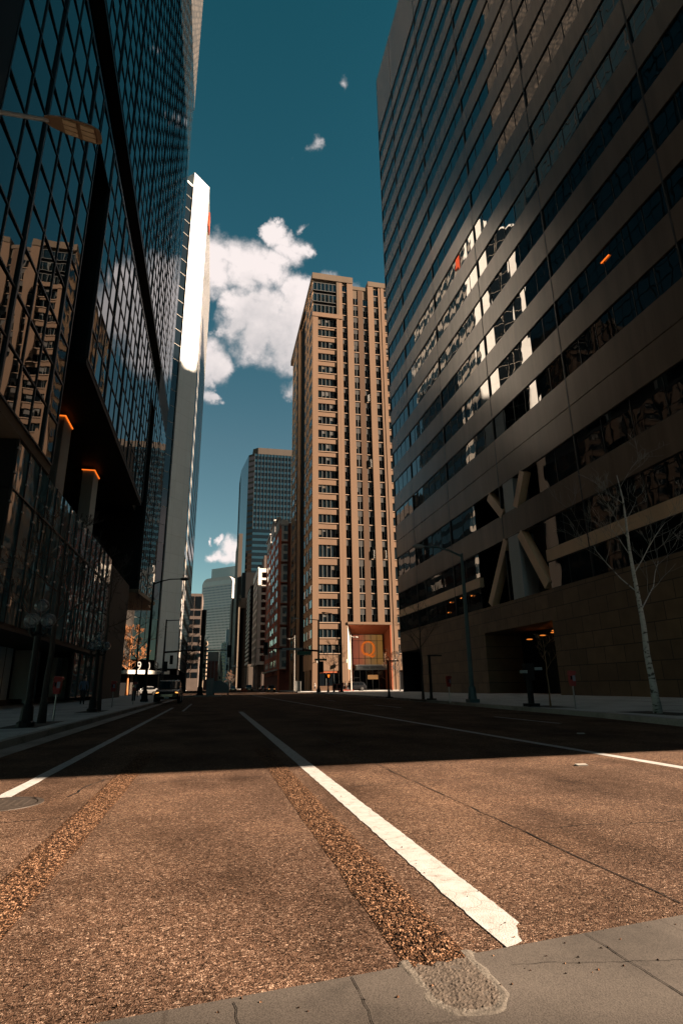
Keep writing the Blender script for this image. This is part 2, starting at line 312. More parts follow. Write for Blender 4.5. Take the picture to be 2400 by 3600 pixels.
def text_mesh(txt, size, origin, right, up, mat, depth=.03, spacing=1.):
    cu = bpy.data.curves.new('txt', 'FONT'); cu.body = txt; cu.size = size; cu.extrude = depth; cu.align_x = 'CENTER'; cu.space_character = spacing
    o = bpy.data.objects.new('txt', cu); COL.objects.link(o)
    me = bpy.data.meshes.new_from_object(o.evaluated_get(bpy.context.evaluated_depsgraph_get()))
    bpy.data.objects.remove(o)
    r = Vector(right).normalized(); u = Vector(up).normalized(); n = r.cross(u); og = Vector(origin)
    mb = MB(); mb.closed = False
    mb.v = [tuple(og+r*v.co.x+u*v.co.y+n*v.co.z) for v in me.vertices]
    mb.f = [tuple(p.vertices) for p in me.polygons]; mb.m = [mb.slot(mat)]*len(mb.f)
    return mb
def pane(mb, p0, p1, p2, p3, mat, tilt=.004):
    """one glass pane, tilted a hair out of its plane as real panes are"""
    a, b, c, d = (Vector(p) for p in (p0, p1, p2, p3)); n = (b-a).cross(d-a).normalized()
    s, t = rnd.uniform(-tilt, tilt)*(b-a).length/2, rnd.uniform(-tilt, tilt)*(d-a).length/2
    mb.face((a+n*(-s-t), b+n*(s-t), c+n*(s+t), d+n*(-s+t)), mat)
# ------------------------------------------------------------------ camera, sun, sky
cam = bpy.data.cameras.new('camera'); co = bpy.data.objects.new('camera', cam); COL.objects.link(co); SC.camera = co
cam.sensor_fit = 'VERTICAL'; cam.sensor_height = 36; cam.sensor_width = 24; cam.lens = 20.0; cam.clip_end = 6000; cam.clip_start = .05
def cray(u, v): return Vector(((u-1200)/2000., -(v-1800)/2000., -1))
up_ = cray(1105, -4750).normalized(); fw_ = cray(742, 2421); fw_ = (fw_-up_*fw_.dot(up_)).normalized(); rt_ = fw_.cross(up_)
co.matrix_world = Matrix.Translation(CAM) @ Matrix((rt_, fw_, up_)).to_4x4()
EL, AZ = R_(22), R_(16)
SUN = Vector((math.cos(EL)*math.cos(AZ), -math.cos(EL)*math.sin(AZ), math.sin(EL)))
sl = bpy.data.lights.new('sun', 'SUN'); sl.energy = 5.0; sl.angle = R_(.5); sl.color = (1, .765, .56)
so = bpy.data.objects.new('sun', sl); COL.objects.link(so); so.rotation_euler = SUN.to_track_quat('Z', 'Y').to_euler(); so.location = (60, -20, 60)
SC.view_settings.view_transform = 'Standard'; SC.view_settings.look = 'None'; SC.view_settings.gamma = 1; SC.view_settings.exposure = 2.75
SC.cycles.max_bounces = 8; SC.cycles.diffuse_bounces = 1; SC.cycles.glossy_bounces = 5; SC.cycles.use_denoising = True; SC.cycles.sample_clamp_indirect = 4
w = bpy.data.worlds.new('World'); SC.world = w; w.use_nodes = True
nt = w.node_tree; bg = nt.nodes['Background']
sky = N(nt, 'ShaderNodeTexSky', sky_type='NISHITA', sun_disc=False, sun_elevation=EL, sun_rotation=math.atan2(SUN.x, SUN.y), altitude=1600, air_density=1., dust_density=0.0, ozone_density=1.5)
tint = N(nt, 'ShaderNodeMixRGB', blend_type='MULTIPLY', i_Fac=1.); L(nt, sky, 'Color', tint, 'Color1')
tcw = N(nt, 'ShaderNodeTexCoord')
sz = N(nt, 'ShaderNodeSeparateXYZ'); nt.links.new(tcw.outputs['Generated'], sz.inputs[0])
rt0 = ramp(nt, sz, 'Z', [(.12, (.36, .40, .29)), (.4, (.27, .345, .255)), (.62, (.12, .31, .24)), (.88, (.058, .262, .195))])
L(nt, rt0, 'Color', tint, 'Color2')
def vm(op, a, b=None):
    n = N(nt, 'ShaderNodeVectorMath', operation=op); nt.links.new(a, n.inputs[0])
    if b is not None:
        if isinstance(b, (tuple, Vector)): n.inputs[1].default_value = tuple(b)
        else: nt.links.new(b, n.inputs[1])
    return n
def ma(op, a, b=None, c=None, clamp=False):
    n = N(nt, 'ShaderNodeMath', operation=op); n.use_clamp = clamp
    for i, x in enumerate((a, b, c)):
        if x is None: continue
        if isinstance(x, (int, float)): n.inputs[i].default_value = x
        else: nt.links.new(x, n.inputs[i])
    return n.outputs[0]
dirv = tcw.outputs['Generated']
n1 = N(nt, 'ShaderNodeTexNoise', i_Scale=9., i_Detail=7., i_Roughness=.62); nt.links.new(dirv, n1.inputs['Vector'])
off = vm('SUBTRACT', n1.outputs['Color'], (.5, .5, .5)); sc_ = N(nt, 'ShaderNodeVectorMath', operation='SCALE'); nt.links.new(off.outputs[0], sc_.inputs[0]); sc_.inputs['Scale'].default_value = .10
wd = vm('ADD', dirv, sc_.outputs[0]).outputs[0]
n2 = N(nt, 'ShaderNodeTexNoise', i_Scale=21., i_Detail=9., i_Roughness=.6); nt.links.new(dirv, n2.inputs['Vector'])
def wdir(x, y): # sky position of a cloud puff
    r = cray(600+x/2.352, 500+y/2.352).normalized(); return (rt_*r.x+fw_*r.y+up_*r.z).normalized() if False else (co.matrix_world.to_3x3() @ r).normalized()
puffs = [(420,950,110),(560,985,125),(700,1010,140),(620,1120,150),(750,1120,120),(850,1070,100),(910,980,80),(1010,890,85),(1090,860,70),(1140,900,50),(1000,790,62),(900,730,60),(850,690,45),(400,1110,110),(370,910,60),
 (480,1370,85),(600,1450,150),(760,1490,170),(900,1560,180),(1000,1480,140),(850,1690,140),(960,1740,100),(700,1640,120),(520,1560,95),(400,1580,50),(1080,1190,75),(1010,1250,85),(1080,1360,110),(1150,1280,80),
 (330,1800,125),(430,1840,90),(300,1930,85),(380,1990,36),(345,2090,45),(395,2115,34),(960,2040,70),(980,2120,45),(1180,60,34),(1150,30,26),(1080,205,18),(870,615,26),
 (1190,1310,120),(1290,1360,130),(1400,1430,140),(1250,1560,170),(1400,1630,170),(1300,1800,150),(1160,1760,150),(1530,1560,140),(1620,1700,120),(1080,1600,120)]
lows = [(742,1948,17),(766,1940,23),(800,1936,28),(835,1938,30),(872,1945,26),(765,1897,9),(730,1885,7)]
puffs = [q for q in puffs if q[1] > 240]
faint = [(wdir(x, y), r/2.352/2050) for x, y, r in ((1175, 55, 42), (1150, 25, 30), (1085, 200, 26), (870, 615, 34), (1407, -445, 40), (1425, -425, 28), (1110, 660, 30))]
blobs = [(wdir(x, y), r/2.352/2050) for x, y, r in puffs]+[(wdir((x-600)*2.352, (y-500)*2.352), r/2050) for x, y, r in lows]
for k in range(5):   # more of the same clouds round the rest of the sky
    a = rnd.uniform(1.2, 5.4); e = rnd.uniform(.12, .6); c = Vector((math.sin(a)*math.cos(e), math.cos(a)*math.cos(e), math.sin(e)))
    for q in range(3):
        d = (c+Vector((rnd.uniform(-.12, .12), rnd.uniform(-.12, .12), rnd.uniform(-.05, .05)))).normalized(); blobs.append((d, rnd.uniform(.05, .1)))
tot = None
for d, r in blobs+faint:
    ds = vm('DISTANCE', wd, d).outputs['Value']
    t = ma('SUBTRACT', 1.0, ma('DIVIDE', ds, r*2.0), clamp=True)
    if (d, r) in faint: t = ma('MULTIPLY', t, .42)
    tot = t if tot is None else ma('SMOOTH_MAX', tot, t, .05)
dens = ma('ADD', tot, ma('MULTIPLY', ma('MULTIPLY', ma('SUBTRACT', n2.outputs['Fac'], .51), 1.25), ma('MULTIPLY', tot, 2.2, clamp=True)))
mask = N(nt, 'ShaderNodeMapRange', interpolation_type='SMOOTHSTEP'); mask.inputs['From Min'].default_value = .10; mask.inputs['From Max'].default_value = .66; nt.links.new(dens, mask.inputs['Value'])
sepd = N(nt, 'ShaderNodeSeparateXYZ'); nt.links.new(dirv, sepd.inputs[0])
# thick cores: bright above, greyer in the lower deck
n3 = N(nt, 'ShaderNodeTexNoise', i_Scale=7., i_Detail=5.); nt.links.new(dirv, n3.inputs['Vector'])
bri = ma('ADD', ma('MAXIMUM', ma('MULTIPLY', ma('SUBTRACT', sepd.outputs['Z'], .5), 4.2), ma('MULTIPLY', ma('SUBTRACT', .38, sepd.outputs['Z']), 5.0)), ma('MULTIPLY', ma('SUBTRACT', n3.outputs['Fac'], .5), 2.2))
bri = ma('ADD', bri, ma('MULTIPLY', ma('SUBTRACT', n2.outputs['Fac'], .5), 1.1))
cr = N(nt, 'ShaderNodeValToRGB'); e_ = cr.color_ramp.elements; e_[0].position = 0; e_[0].color = (.30, .31, .325, 1); e_[1].position = 1; e_[1].color = (.78, .70, .68, 1)
nt.links.new(ma('ADD', bri, .55, clamp=True), cr.inputs['Fac'])
csc = N(nt, 'ShaderNodeMixRGB', blend_type='MULTIPLY', i_Fac=1.); L(nt, cr, 'Color', csc, 'Color1'); CLOUD = 3.8; csc.inputs['Color2'].default_value = (CLOUD, CLOUD, CLOUD, 1)
mxs = N(nt, 'ShaderNodeMixRGB', blend_type='MIX'); L(nt, tint, 'Color', mxs, 'Color1'); L(nt, csc, 'Color', mxs, 'Color2'); nt.links.new(ma('MULTIPLY', mask.outputs['Result'], .97), mxs.inputs['Fac'])
L(nt, mxs, 'Color', bg, 'Color'); bg.inputs['Strength'].default_value = .05

# ------------------------------------------------------------------ ground, road, kerbs
m = MB(); m.box(-2500, -2500, -.5, 2500, 2500, -.012, 'ground_dirt'); struct('ground', m)
def gutY(x): return 2.57+.115*(x-.2)
m = MB()
m.face([(-11, gutY(-11), 0), (30, gutY(30), 0), (30, 93, 0), (-11, 93, 0)], 'asphalt')
m.face([(-90, 93, 0), (140, 93, 0), (140, 115.2, 0), (-90, 115.2, 0)], 'asphalt')
m.face([(-10.4, 115.2, 0), (16.2, 115.2, 0), (14, 700, 0), (-7, 700, 0)], 'asphalt')
m.closed = False; struct('road', m)
m = MB()   # concrete gutter pan of the crossing at the camera's feet
m.face([(-30, gutY(-30), .004), (-30, -4, .004), (60, -4, .004), (60, gutY(60), .004)], 'pan_concrete'); m.closed = False; struct('gutter_pan', m)
m = MB(); m.face([(-60, -4, 0), (-60, -30, 0), (90, -30, 0), (90, -4, 0)], 'asphalt'); m.closed = False; struct('cross_road', m)
# sidewalks with kerbs
KR = [(11.0, 9.2), (12.2, 17), (13.0, 28), (14.2, 45), (14.9, 60), (15.2, 90)]
m = MB(); m.prism([(-10.6, 3.5), (-5.2, 7.5), (-4.15, 10.5), (-4.1, 20), (-4.0, 80), (-5.2, 88), (-9, 92.5), (-40, 92.5), (-40, 3.5)], -.2, .15, 'sidewalk'); struct('left_sidewalk', m)
m = MB(); m.prism([(60, 3.5), (60, 92.5), (19, 92.5), (16.4, 91.2)]+[(x+.3, y) for x, y in KR[::-1]]+[(13.5, 5), (17, 3.5)], -.2, .15, 'sidewalk'); struct('right_sidewalk', m)
m = MB()
kr = KR
for (a, b), (c, d) in zip(kr, kr[1:]): m.prism([(a, b), (c, d), (c+.297, d), (a+.297, b)][::-1], -.2, .154, 'kerb')
struct('right_kerb', m)
m = MB(); kl = [(-5.18, 7.6), (-4.1, 10.5), (-4.05, 20), (-3.95, 80), (-5.1, 88)]
for (a, b), (c, d) in zip(kl, kl[1:]): m.prism([(a, b), (a+.17, b), (c+.17, d), (c, d)], -.2, .154, 'kerb')
for (a, b), (c, d) in zip(kl, kl[1:]): m.prism([(a+.172, b), (a+.62, b), (c+.62, d), (c+.172, d)], -.2, .005, 'kerb')
struct('left_kerb', m)
m = MB(); m.prism([(16.5, 115.4), (70, 115.4), (70, 158), (17.5, 158)], -.2, .15, 'sidewalk'); m.prism([(15.4, 158), (60, 158), (60, 500), (11.8, 500)], -.2, .15, 'sidewalk'); struct('far_sidewalk', m)
m = MB(); m.prism([(-11.2, 115.4), (-7, 500), (-60, 500), (-60, 115.4)][::-1], -.2, .15, 'sidewalk'); struct('corner_sidewalk', m)
m = MB(); m.prism([(-3.2, 78.5), (1.2, 78.5), (1.4, 80), (1.2, 81.5), (-3.2, 81.5), (-3.4, 80)], -.1, .16, 'kerb'); struct('traffic_island', m)
# painted lines (each line one marking)
def line(x0, x1, y0, y1, xe0=None, xe1=None):
    m = MB(); n = max(2, int((y1-y0)/.35)) if y1-y0 < 40 else 60
    n = min(n, 90); lft, rgt = [], []
    for k in range(n+1):
        t = k/n; y = y0+(y1-y0)*t; a = x0+((xe0 if xe0 is not None else x0)-x0)*t; b = x1+((xe1 if xe1 is not None else x1)-x1)*t
        lft.append((a+rnd.uniform(-.008, .008), y, .0032)); rgt.append((b+rnd.uniform(-.008, .008), y, .0032))
    for k in range(n): m.face((lft[k], rgt[k], rgt[k+1], lft[k+1]), 'road_paint')
    m.closed = False; return struct('lane_marking', m)
m = MB(); m.closed = False   # main solid line; its near end is worn away at one corner
pts_l = [(1.30+rnd.uniform(-.007, .007), 2.72+.0+i*.22) for i in range(118)]; pts_r = [(1.50+rnd.uniform(-.007, .007), 2.98+i*.22) for i in range(117)]
edge = [(1.31, 2.70), (1.36, 2.715), (1.405, 2.74), (1.418, 2.80), (1.45, 2.86), (1.462, 2.90), (1.495, 2.93)]
m.face([(p[0], p[1], .0032) for p in edge]+[(1.50, 3.1, .0032), (1.30, 3.1, .0032)], 'road_paint')
y = 3.1; pl, pr = 1.30, 1.50
while y < 28.5:
    h = .016+y*.007; nl, nr = 1.30+.007*mnoise.noise((y*7, 0, 0))+rnd.uniform(-.0035, .0035), 1.50+.007*mnoise.noise((y*7, 5, 0))+rnd.uniform(-.0035, .0035)
    m.face([(pl, y, .0032), (pr, y, .0032), (nr, y+h, .0032), (nl, y+h, .0032)], 'road_paint'); pl, pr = nl, nr; y += h
struct('lane_marking', m)
line(-2.20, -2.04, 6.6, 36.5); line(6.05, 6.22, 6.4, 84, 5.6, 5.78)
line(-1.36, -1.24, 30.6, 44.)
line(9.55, 9.66, 15.3, 19.3); line(9.3, 9.41, 28.8, 33.9); line(9.1, 9.22, 44, 49)
m = MB(); m.closed = False
for k in range(9): m.face([(-9+k*2.6, 112.2, .0032), (-8.2+k*2.6, 112.2, .0032), (-8.2+k*2.6, 115, .0032), (-9+k*2.6, 115, .0032)], 'road_paint')
struct('crosswalk', m)
# gravel filled trenches with real stones standing out of the asphalt
def trench(xc, w, y0, y1, seed, kind='gravel'):
    m = MB(); m.closed = False; ys = []; y = y0
    while y < y1: ys.append(y); y += .007+.0022*(y-2.2)
    nx = 40; idx = []; k = m.slot(kind)
    for j, y in enumerate(ys):
        row = []
        for i in range(nx+1):
            t = i/nx*2-1; x = xc+t*w/2+.014*mnoise.noise((y*2.1, seed, t))
            d = mnoise.voronoi((x*84, y*84, seed))[0][0]; e = max(0, 1-abs(t)**5)
            h = .0012+e*(.0015+.009*(1-min(1, d*1.3))-.007*max(0, mnoise.noise((x*26, y*26, seed))))
            row.append(len(m.v)); m.v.append((x, y, max(.0015, h)))
        idx.append(row)
    for j in range(len(ys)-1):
        for i in range(nx): m.f.append((idx[j][i], idx[j][i+1], idx[j+1][i+1], idx[j+1][i])); m.m.append(k)
    return struct('gravel_trench', m)
trench(.97, .29, 2.66, 11.5, 3.1); trench(-1.03, .30, 2.9, 11.5, 8.7)
m = MB(); m.closed = False   # rounded end of the trench cast in the concrete: pale lip round a rough bed
st = .0085; nx, ny = 56, 76; gx0, gy0 = .735, 2.07
def pilld(x, y):
    dy = max(0, 2.40-y)*.92; return math.hypot(x-.975, dy)
k1, k2, k3 = m.slot('lip_concrete'), m.slot('rough_concrete'), m.slot('gravel')
dd = {}
for j in range(ny+1):
    for i in range(nx+1):
        x, y = gx0+i*st, gy0+j*st; d = pilld(x, y)+.012*mnoise.noise((x*14, y*14, 2.))+.004*mnoise.noise((x*60, y*60, 5.))
        lip = math.exp(-((d-.148)/.016)**2); inn = max(0, min(1, (.142-d)/.02))
        h = .0015+.006*lip*(.75+.5*mnoise.noise((x*9, y*9, 1.)))+inn*(.003+.004*(1-min(1, mnoise.voronoi((x*90, y*90, 3.))[0][0]*1.3))-.003*max(0, mnoise.noise((x*18, y*18, 9.))))
        out = max(0, min(1, (d-.165)/.02)); h = h*(1-out)+.001*out if y > gutY(x) else h*(1-out)+.0025*out
        dd[i, j] = d; m.v.append((x, y, h))
for j in range(ny):
    for i in range(nx):
        d = dd[i, j]; y = gy0+j*st
        if d > .172 or (y > gutY(gx0+i*st)+.04): continue
        a_ = j*(nx+1)+i; m.f.append((a_, a_+1, a_+nx+2, a_+nx+1)); m.m.append(k1 if d > .125 else k3 if (y > gutY(gx0+i*st)-.03+.05*mnoise.noise((i*.2, 0, 0))) else k2)
struct('cast_trench_end', m)
m = MB(); m.closed = False   # tar joint along the lane
y = 2.95; px_ = 2.42
while y < 60:
    h = .1+y*.02; nx_ = 2.42-.0028*(y-3)+rnd.uniform(-.012, .012); wj = .0025+.006*abs(mnoise.noise((y*2, 7, 0)))+rnd.uniform(0, .002)
    m.face([(px_-wj, y, .003), (px_+wj, y, .003), (nx_+wj, y+h, .003), (nx_-wj, y+h, .003)], 'black_panel'); px_ = nx_; y += h
struct('tar_joint', m)
m = MB()
m.lathe([(.40, 0), (.40, .006), (.345, .006), (.34, .003), (.335, .003), (.33, .0075), (.02, .008)], 'iron', (-2.02, 6.95, 0), 40)
for k in range(7): m.box(-2.25+k*.075, 6.8, .0072, -2.22+k*.075, 7.1, .0105, 'iron')
tag(m.build('manhole_cover'), 'round rusty manhole cover in the sunlit lane beside the white line', 'manhole cover')
m = MB(); m.prism([(4.96, 7.6), (5.1, 7.57), (5.13, 7.68), (4.98, 7.7)], 0, .018, 'marker_white'); tag(m.build('road_marker'), 'small flat white lane marker on the sunlit asphalt', 'road marker', )
m = MB(); m.prism([(8.02, 12.1), (8.16, 12.07), (8.19, 12.18), (8.04, 12.2)], 0, .018, 'marker_white'); tag(m.build('road_marker'), 'small flat lane marker lying in the shaded part of the road', 'road marker')
def crack(pts, w):
    m = MB(); m.closed = False
    for (x0, y0), (x1, y1) in zip(pts, pts[1:]):
        d = Vector((x1-x0, y1-y0)); n = Vector((-d.y, d.x)).normalized()*w*rnd.uniform(.5, 1.2)
        m.face([(x0-n.x, y0-n.y, .0028), (x1-n.x, y1-n.y, .0028), (x1+n.x, y1+n.y, .0028), (x0+n.x, y0+n.y, .0028)], 'black_panel')
    return struct('road_crack', m)
def pan_joint(pts, w):
    m = crack(pts, w); m.location.z = .0035; m.name = 'pan_joint'
def wander(x0, y0, x1, y1, n, a): return [(x0+(x1-x0)*i/n+rnd.uniform(-a, a), y0+(y1-y0)*i/n+rnd.uniform(-a, a)) for i in range(n+1)]
crack(wander(-1.45, 7.2, -1.28, 8.4, 9, .03), .012); crack(wander(-2.6, 5.9, -1.2, 6.1, 14, .03), .006); crack(wander(1.6, 6.9, 4.3, 7.3, 22, .03), .005); crack(wander(2.6, 4.6, 5.2, 4.35, 18, .03), .004); crack(wander(-.8, 7.9, .8, 8.0, 16, .02), .006)
pan_joint(wander(.14, 2.53, .17, 1.9, 12, .004), .0028); pan_joint(wander(.60, 2.6, .585, 1.9, 14, .005), .002); pan_joint(wander(1.72, 2.73, 1.74, 1.9, 12, .004), .0026); pan_joint(wander(1.25, 2.55, 2.6, 2.28, 30, .008), .0012)
# twigs and grit lying about
m = MB(); m.closed = False
for k in range(900):
    y = 2.4+rnd.random()**2*7; x = rnd.uniform(-3.2, 6); r = rnd.uniform(.003, .008)
    a = rnd.uniform(0, 6.3); z = .0045
    m.face([(x+r*math.cos(a+i*2.1), y+r*math.sin(a+i*2.1), z) for i in range(3)], 'black_panel' if k % 3 else 'marker_white')
    top = (x, y, z+r*.9); m.face([(x+r*math.cos(a), y+r*math.sin(a), z), (x+r*math.cos(a+2.1), y+r*math.sin(a+2.1), z), top], 'gravel'); m.face([(x+r*math.cos(a+2.1), y+r*math.sin(a+2.1), z), (x+r*math.cos(a+4.2), y+r*math.sin(a+4.2), z), top], 'gravel'); m.face([(x+r*math.cos(a+4.2), y+r*math.sin(a+4.2), z), (x+r*math.cos(a), y+r*math.sin(a), z), top], 'gravel')
o = m.build('loose_grit', kind='stuff'); o['label'] = 'loose grit and small stones strewn over the sunlit road'; o['category'] = 'grit'
# ------------------------------------------------------------------ right: granite banded tower
T = thing('banded_office_tower', 'tall office tower with granite bands and dark ribbon windows over a stone base', 'office tower', (27, 45, 0))
F = 24.85; PF = 4.92
rows = [(F+PF*k, F+PF*k+2.45) for k in range(17)]           # ribbon windows
J = [73.9-12.5*k for k in range(6)]; bays = [(J[0], 82.3)]+[(b, a) for a, b in zip(J, J[1:])]+[(-1.2, J[-1])]
m = MB(); m.box(27.55, -1.2, 19.9, 55, 82.3, 119, 'dark_void'); m.box(33, 9, 0, 55, 82.29, 19.898, 'dark_void')
m.box(27.55, 6.5, 8.5, 32.99, 42, 19.897, 'dark_void'); m.box(27.55, 54.9, 8.5, 32.99, 82.28, 19.897, 'dark_void')
m.build('core', T)
bands = []
for a, b in zip([r[1] for r in rows[:-1]], [r[0] for r in rows[1:]]):
    k = MB(); k.box(27, -1.2, a, 27.5, 82.3, b, 'granite_band'); bands.append(k)
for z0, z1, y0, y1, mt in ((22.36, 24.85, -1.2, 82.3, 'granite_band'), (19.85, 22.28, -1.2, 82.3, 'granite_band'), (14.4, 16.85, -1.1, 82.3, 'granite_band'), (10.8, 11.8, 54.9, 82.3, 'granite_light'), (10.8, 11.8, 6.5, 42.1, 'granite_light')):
    k = MB(); k.box(27, y0, z0, 27.5, y1, z1, mt); bands.append(k)
parts('granite_band', bands, T)
m = MB(); m.box(27, -1.2, rows[-1][1], 27.6, 82.3, 120, 'granite_band'); m.box(27.602, 81.9, 119, 55, 82.29, 120, 'granite_band'); m.build('parapet', T)
m = MB(); m.box(27.602, -1.2, 119.002, 55, 81.898, 119.3, 'dark_void'); m.build('roof', T)
wins = []
def ribbon(y0, y1, z0, z1, n, mat='ribbon_glass', x=27.12):
    k = MB(); k.closed = False; d = (y1-y0)/n
    for i in range(n): pane(k, (x, y0+i*d, z0), (x, y0+(i+1)*d, z0), (x, y0+(i+1)*d, z1), (x, y0+i*d, z1), mat, .006)
    for i in range(1, n): k.box(x-.035, y0+i*d-.03, z0, x+.05, y0+i*d+.03, z1, 'black_metal')
    k.box(x-.04, y0, z0, x+.05, y1, z0+.07, 'black_metal'); k.box(x-.04, y0, z1-.07, x+.05, y1, z1, 'black_metal')
    return k
for z0, z1 in rows:
    for i, (y0, y1) in enumerate(bays): wins.append(ribbon(y0+.06, y1-.06, z0, z1, 4 if i == 0 else 6))
for z0, z1 in ((16.85, 19.85), (11.8, 14.4), (8.5, 10.8)):
    for y0, y1 in ((73.96, 82.3), (61.46, 73.84), (54.9, 61.34), (36.46, 42.1), (23.96, 36.34), (11.46, 23.84)): wins.append(ribbon(y0, y1, z0, z1, max(2, round((y1-y0)/3.1))))
parts('ribbon_window', wins, T, 98)
js = []
for y in J+[82.22]:
    for z0, z1 in ((8.5, 120),):
        k = MB(); k.box(26.985, y-.07, z0, 27.3, y+.07, z1, 'black_metal'); js.append(k)
parts('facade_joint', js, T)
m = MB()     # stone base with its openings
for y0, y1, z0, z1 in ((8.95, 42.4, 0, 8.5), (54.7, 73.8, 0, 8.5), (42.4, 54.7, 6.0, 8.5), (73.8, 82.3, 5.7, 8.5)): m.box(27, y0, z0, 32.9, y1, z1, 'stone_base')
m.build('stone_base', T)
m = MB(); m.prism([(5.97, 0), (8.94, 0), (8.94, 19.8), (-1.2, 19.8), (-1.2, 14.52), (5.97, 4.0)], 27, 55, 'granite_band', 'x'); m.build('shadow_edge_wall', T)  # unseen end wall, its rake shaped to set the road's shadow edge
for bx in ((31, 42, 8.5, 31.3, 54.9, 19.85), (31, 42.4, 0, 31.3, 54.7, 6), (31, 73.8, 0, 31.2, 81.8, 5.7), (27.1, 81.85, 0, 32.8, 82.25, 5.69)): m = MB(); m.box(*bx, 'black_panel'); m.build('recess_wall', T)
m = MB(); m.box(27.02, 46.3, 8.5, 28.6, 48.2, 14.39, 'grey_column'); m.box(27.02, 46.3, 16.86, 28.6, 48.2, 19.84, 'grey_column'); m.build('column', T)
def brace(p, q):
    k = MB(); (y0, z0), (y1, z1) = p, q; d = Vector((y1-y0, z1-z0)).normalized(); n = Vector((-d.y, d.x))*.42
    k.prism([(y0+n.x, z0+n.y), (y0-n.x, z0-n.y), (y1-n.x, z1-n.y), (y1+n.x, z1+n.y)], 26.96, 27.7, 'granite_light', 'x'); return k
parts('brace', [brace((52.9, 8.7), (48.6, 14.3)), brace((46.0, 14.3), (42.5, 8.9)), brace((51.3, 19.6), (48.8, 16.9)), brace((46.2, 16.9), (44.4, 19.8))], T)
for y, z, x in ((45.5, 5.3, 29), (46.9, 5.6, 30), (49.6, 5.4, 30.4), (50.5, 5.1, 29.5)):
    k = MB(); k.ball((x, y, z), .3, 'lamp_warm', 10, 6, 1, 1, .18); k.build('ceiling_lamp', T)
for y, z in ((62.8, 10.3), (59.7, 10.35), (63.6, 9.2), (57.0, 10.2), (50.5, 9.0)):
    k = MB(); k.ball((26.96 if y > 55 else 30.7, y, z), .42, 'lamp_warm', 10, 6, .08, .55, .16); k.build('window_lamp', T)
k = MB(); k.box(27.0, 29.5, 31.2, 27.085, 30.4, 31.26, 'led_orange'); k.build('window_lamp', T)

# ------------------------------------------------------------------ left: dark glass tower
G = thing('glass_tower', 'dark glass tower with a fine mullion grid, black recesses and a raised overhang', 'office tower', (-10, 50, 0))
def curtain(x, y0, y1, z0, z1, dy, dz, mat, name, thick=3, phase=0, proud=.11, w=.05):
    ny = max(1, round((y1-y0)/dy)); nz = max(1, round((z1-z0)/dz)); fl = []
    for j in range(nz):
        k = MB(); k.closed = False; a, b = z0+(z1-z0)*j/nz, z0+(z1-z0)*(j+1)/nz
        for i in range(ny): ya, yb = y0+(y1-y0)*i/ny, y0+(y1-y0)*(i+1)/ny; q = .052+.09*max(0, (ya-76)/20); pane(k, (x+q, yb, a), (x, ya, a), (x, ya, b), (x+q, yb, b), mat, .004)
        fl.append(k)
    parts('glass_storey', fl, G, 80)
    k = MB()
    for i in range(ny+1):
        y = y0+(y1-y0)*i/ny; h = w*1.9 if (i+phase) % thick == 0 else w
        k.box(x-.06, y-h, z0, x+proud+(.05 if h > w else 0), y+h, z1, 'black_metal')
    for j in range(nz+1):
        z = z0+(z1-z0)*j/nz; k.box(x-.05, y0, z-w, x+proud-.01, y1, z+w, 'black_metal')
    k.build('mullion_grid', G)
X = -10
curtain(X, 20.7, 34.5, 13.9, 43.2, 2.3, 2.6, 'mirror_glass', 'a', 3, 1)
curtain(X, 39.2, 73.5, 24.1, 43.2, 2.29, 2.6, 'mirror_glass', 'b', 3)
curtain(X, 34.8, 39.0, 39.4, 43.2, 2.1, 2.6, 'mirror_glass', 'c', 9, 4)
curtain(X, 73.6, 78.2, 39.4, 43.2, 2.3, 2.6, 'mirror_glass', 'd', 9, 4)
curtain(X, 78.2, 96.6, 13.6, 43.2, 2.3, 2.6, 'mirror_glass', 'e', 4)
curtain(X, 8.0, 96.6, 49.1, 124, 2.3, 2.58, 'mirror_glass', 'f', 3, 2)
m = MB()
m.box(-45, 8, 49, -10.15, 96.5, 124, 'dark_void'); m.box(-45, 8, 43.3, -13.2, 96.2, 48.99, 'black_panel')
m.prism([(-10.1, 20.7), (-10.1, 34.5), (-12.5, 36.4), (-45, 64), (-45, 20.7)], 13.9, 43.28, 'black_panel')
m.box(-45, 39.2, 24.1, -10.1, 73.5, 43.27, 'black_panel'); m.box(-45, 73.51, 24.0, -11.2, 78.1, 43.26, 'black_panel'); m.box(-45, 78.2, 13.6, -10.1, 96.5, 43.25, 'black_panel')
m.build('core', G)
m = MB(); m.prism([(-10, 20.6), (-10, 34.6), (-12.5, 36.5), (-44, 63), (-44, 20.6)], 13.3, 13.88, 'soffit_stucco'); m.build('soffit', G)
m = MB(); m.box(-44, 39.1, 23.6, -9.95, 73.6, 24.08, 'black_panel'); m.build('soffit', G)
m = MB(); m.box(-44, 78.1, 13.1, -9.9, 96.6, 13.58, 'soffit_stucco'); m.prism([(-9.92, 78.2), (-8.9, 90.2), (-9.92, 90.2)], 13.1, 13.57, 'soffit_stucco'); m.build('soffit', G)
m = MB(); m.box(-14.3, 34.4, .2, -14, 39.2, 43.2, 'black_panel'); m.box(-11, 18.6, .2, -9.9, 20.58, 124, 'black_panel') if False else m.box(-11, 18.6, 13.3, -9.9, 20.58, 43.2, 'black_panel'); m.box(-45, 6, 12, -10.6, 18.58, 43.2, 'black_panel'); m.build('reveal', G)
m = MB(); m.box(-10.9, 8, 43.21, -9.93, 96.6, 43.75, 'black_metal'); m.box(-10.9, 8, 48.5, -9.93, 96.6, 49.08, 'black_metal'); m.box(-45, 81.5, 43.76, -9.95, 96.5, 48.49, 'black_panel'); m.build('recess_band', G)
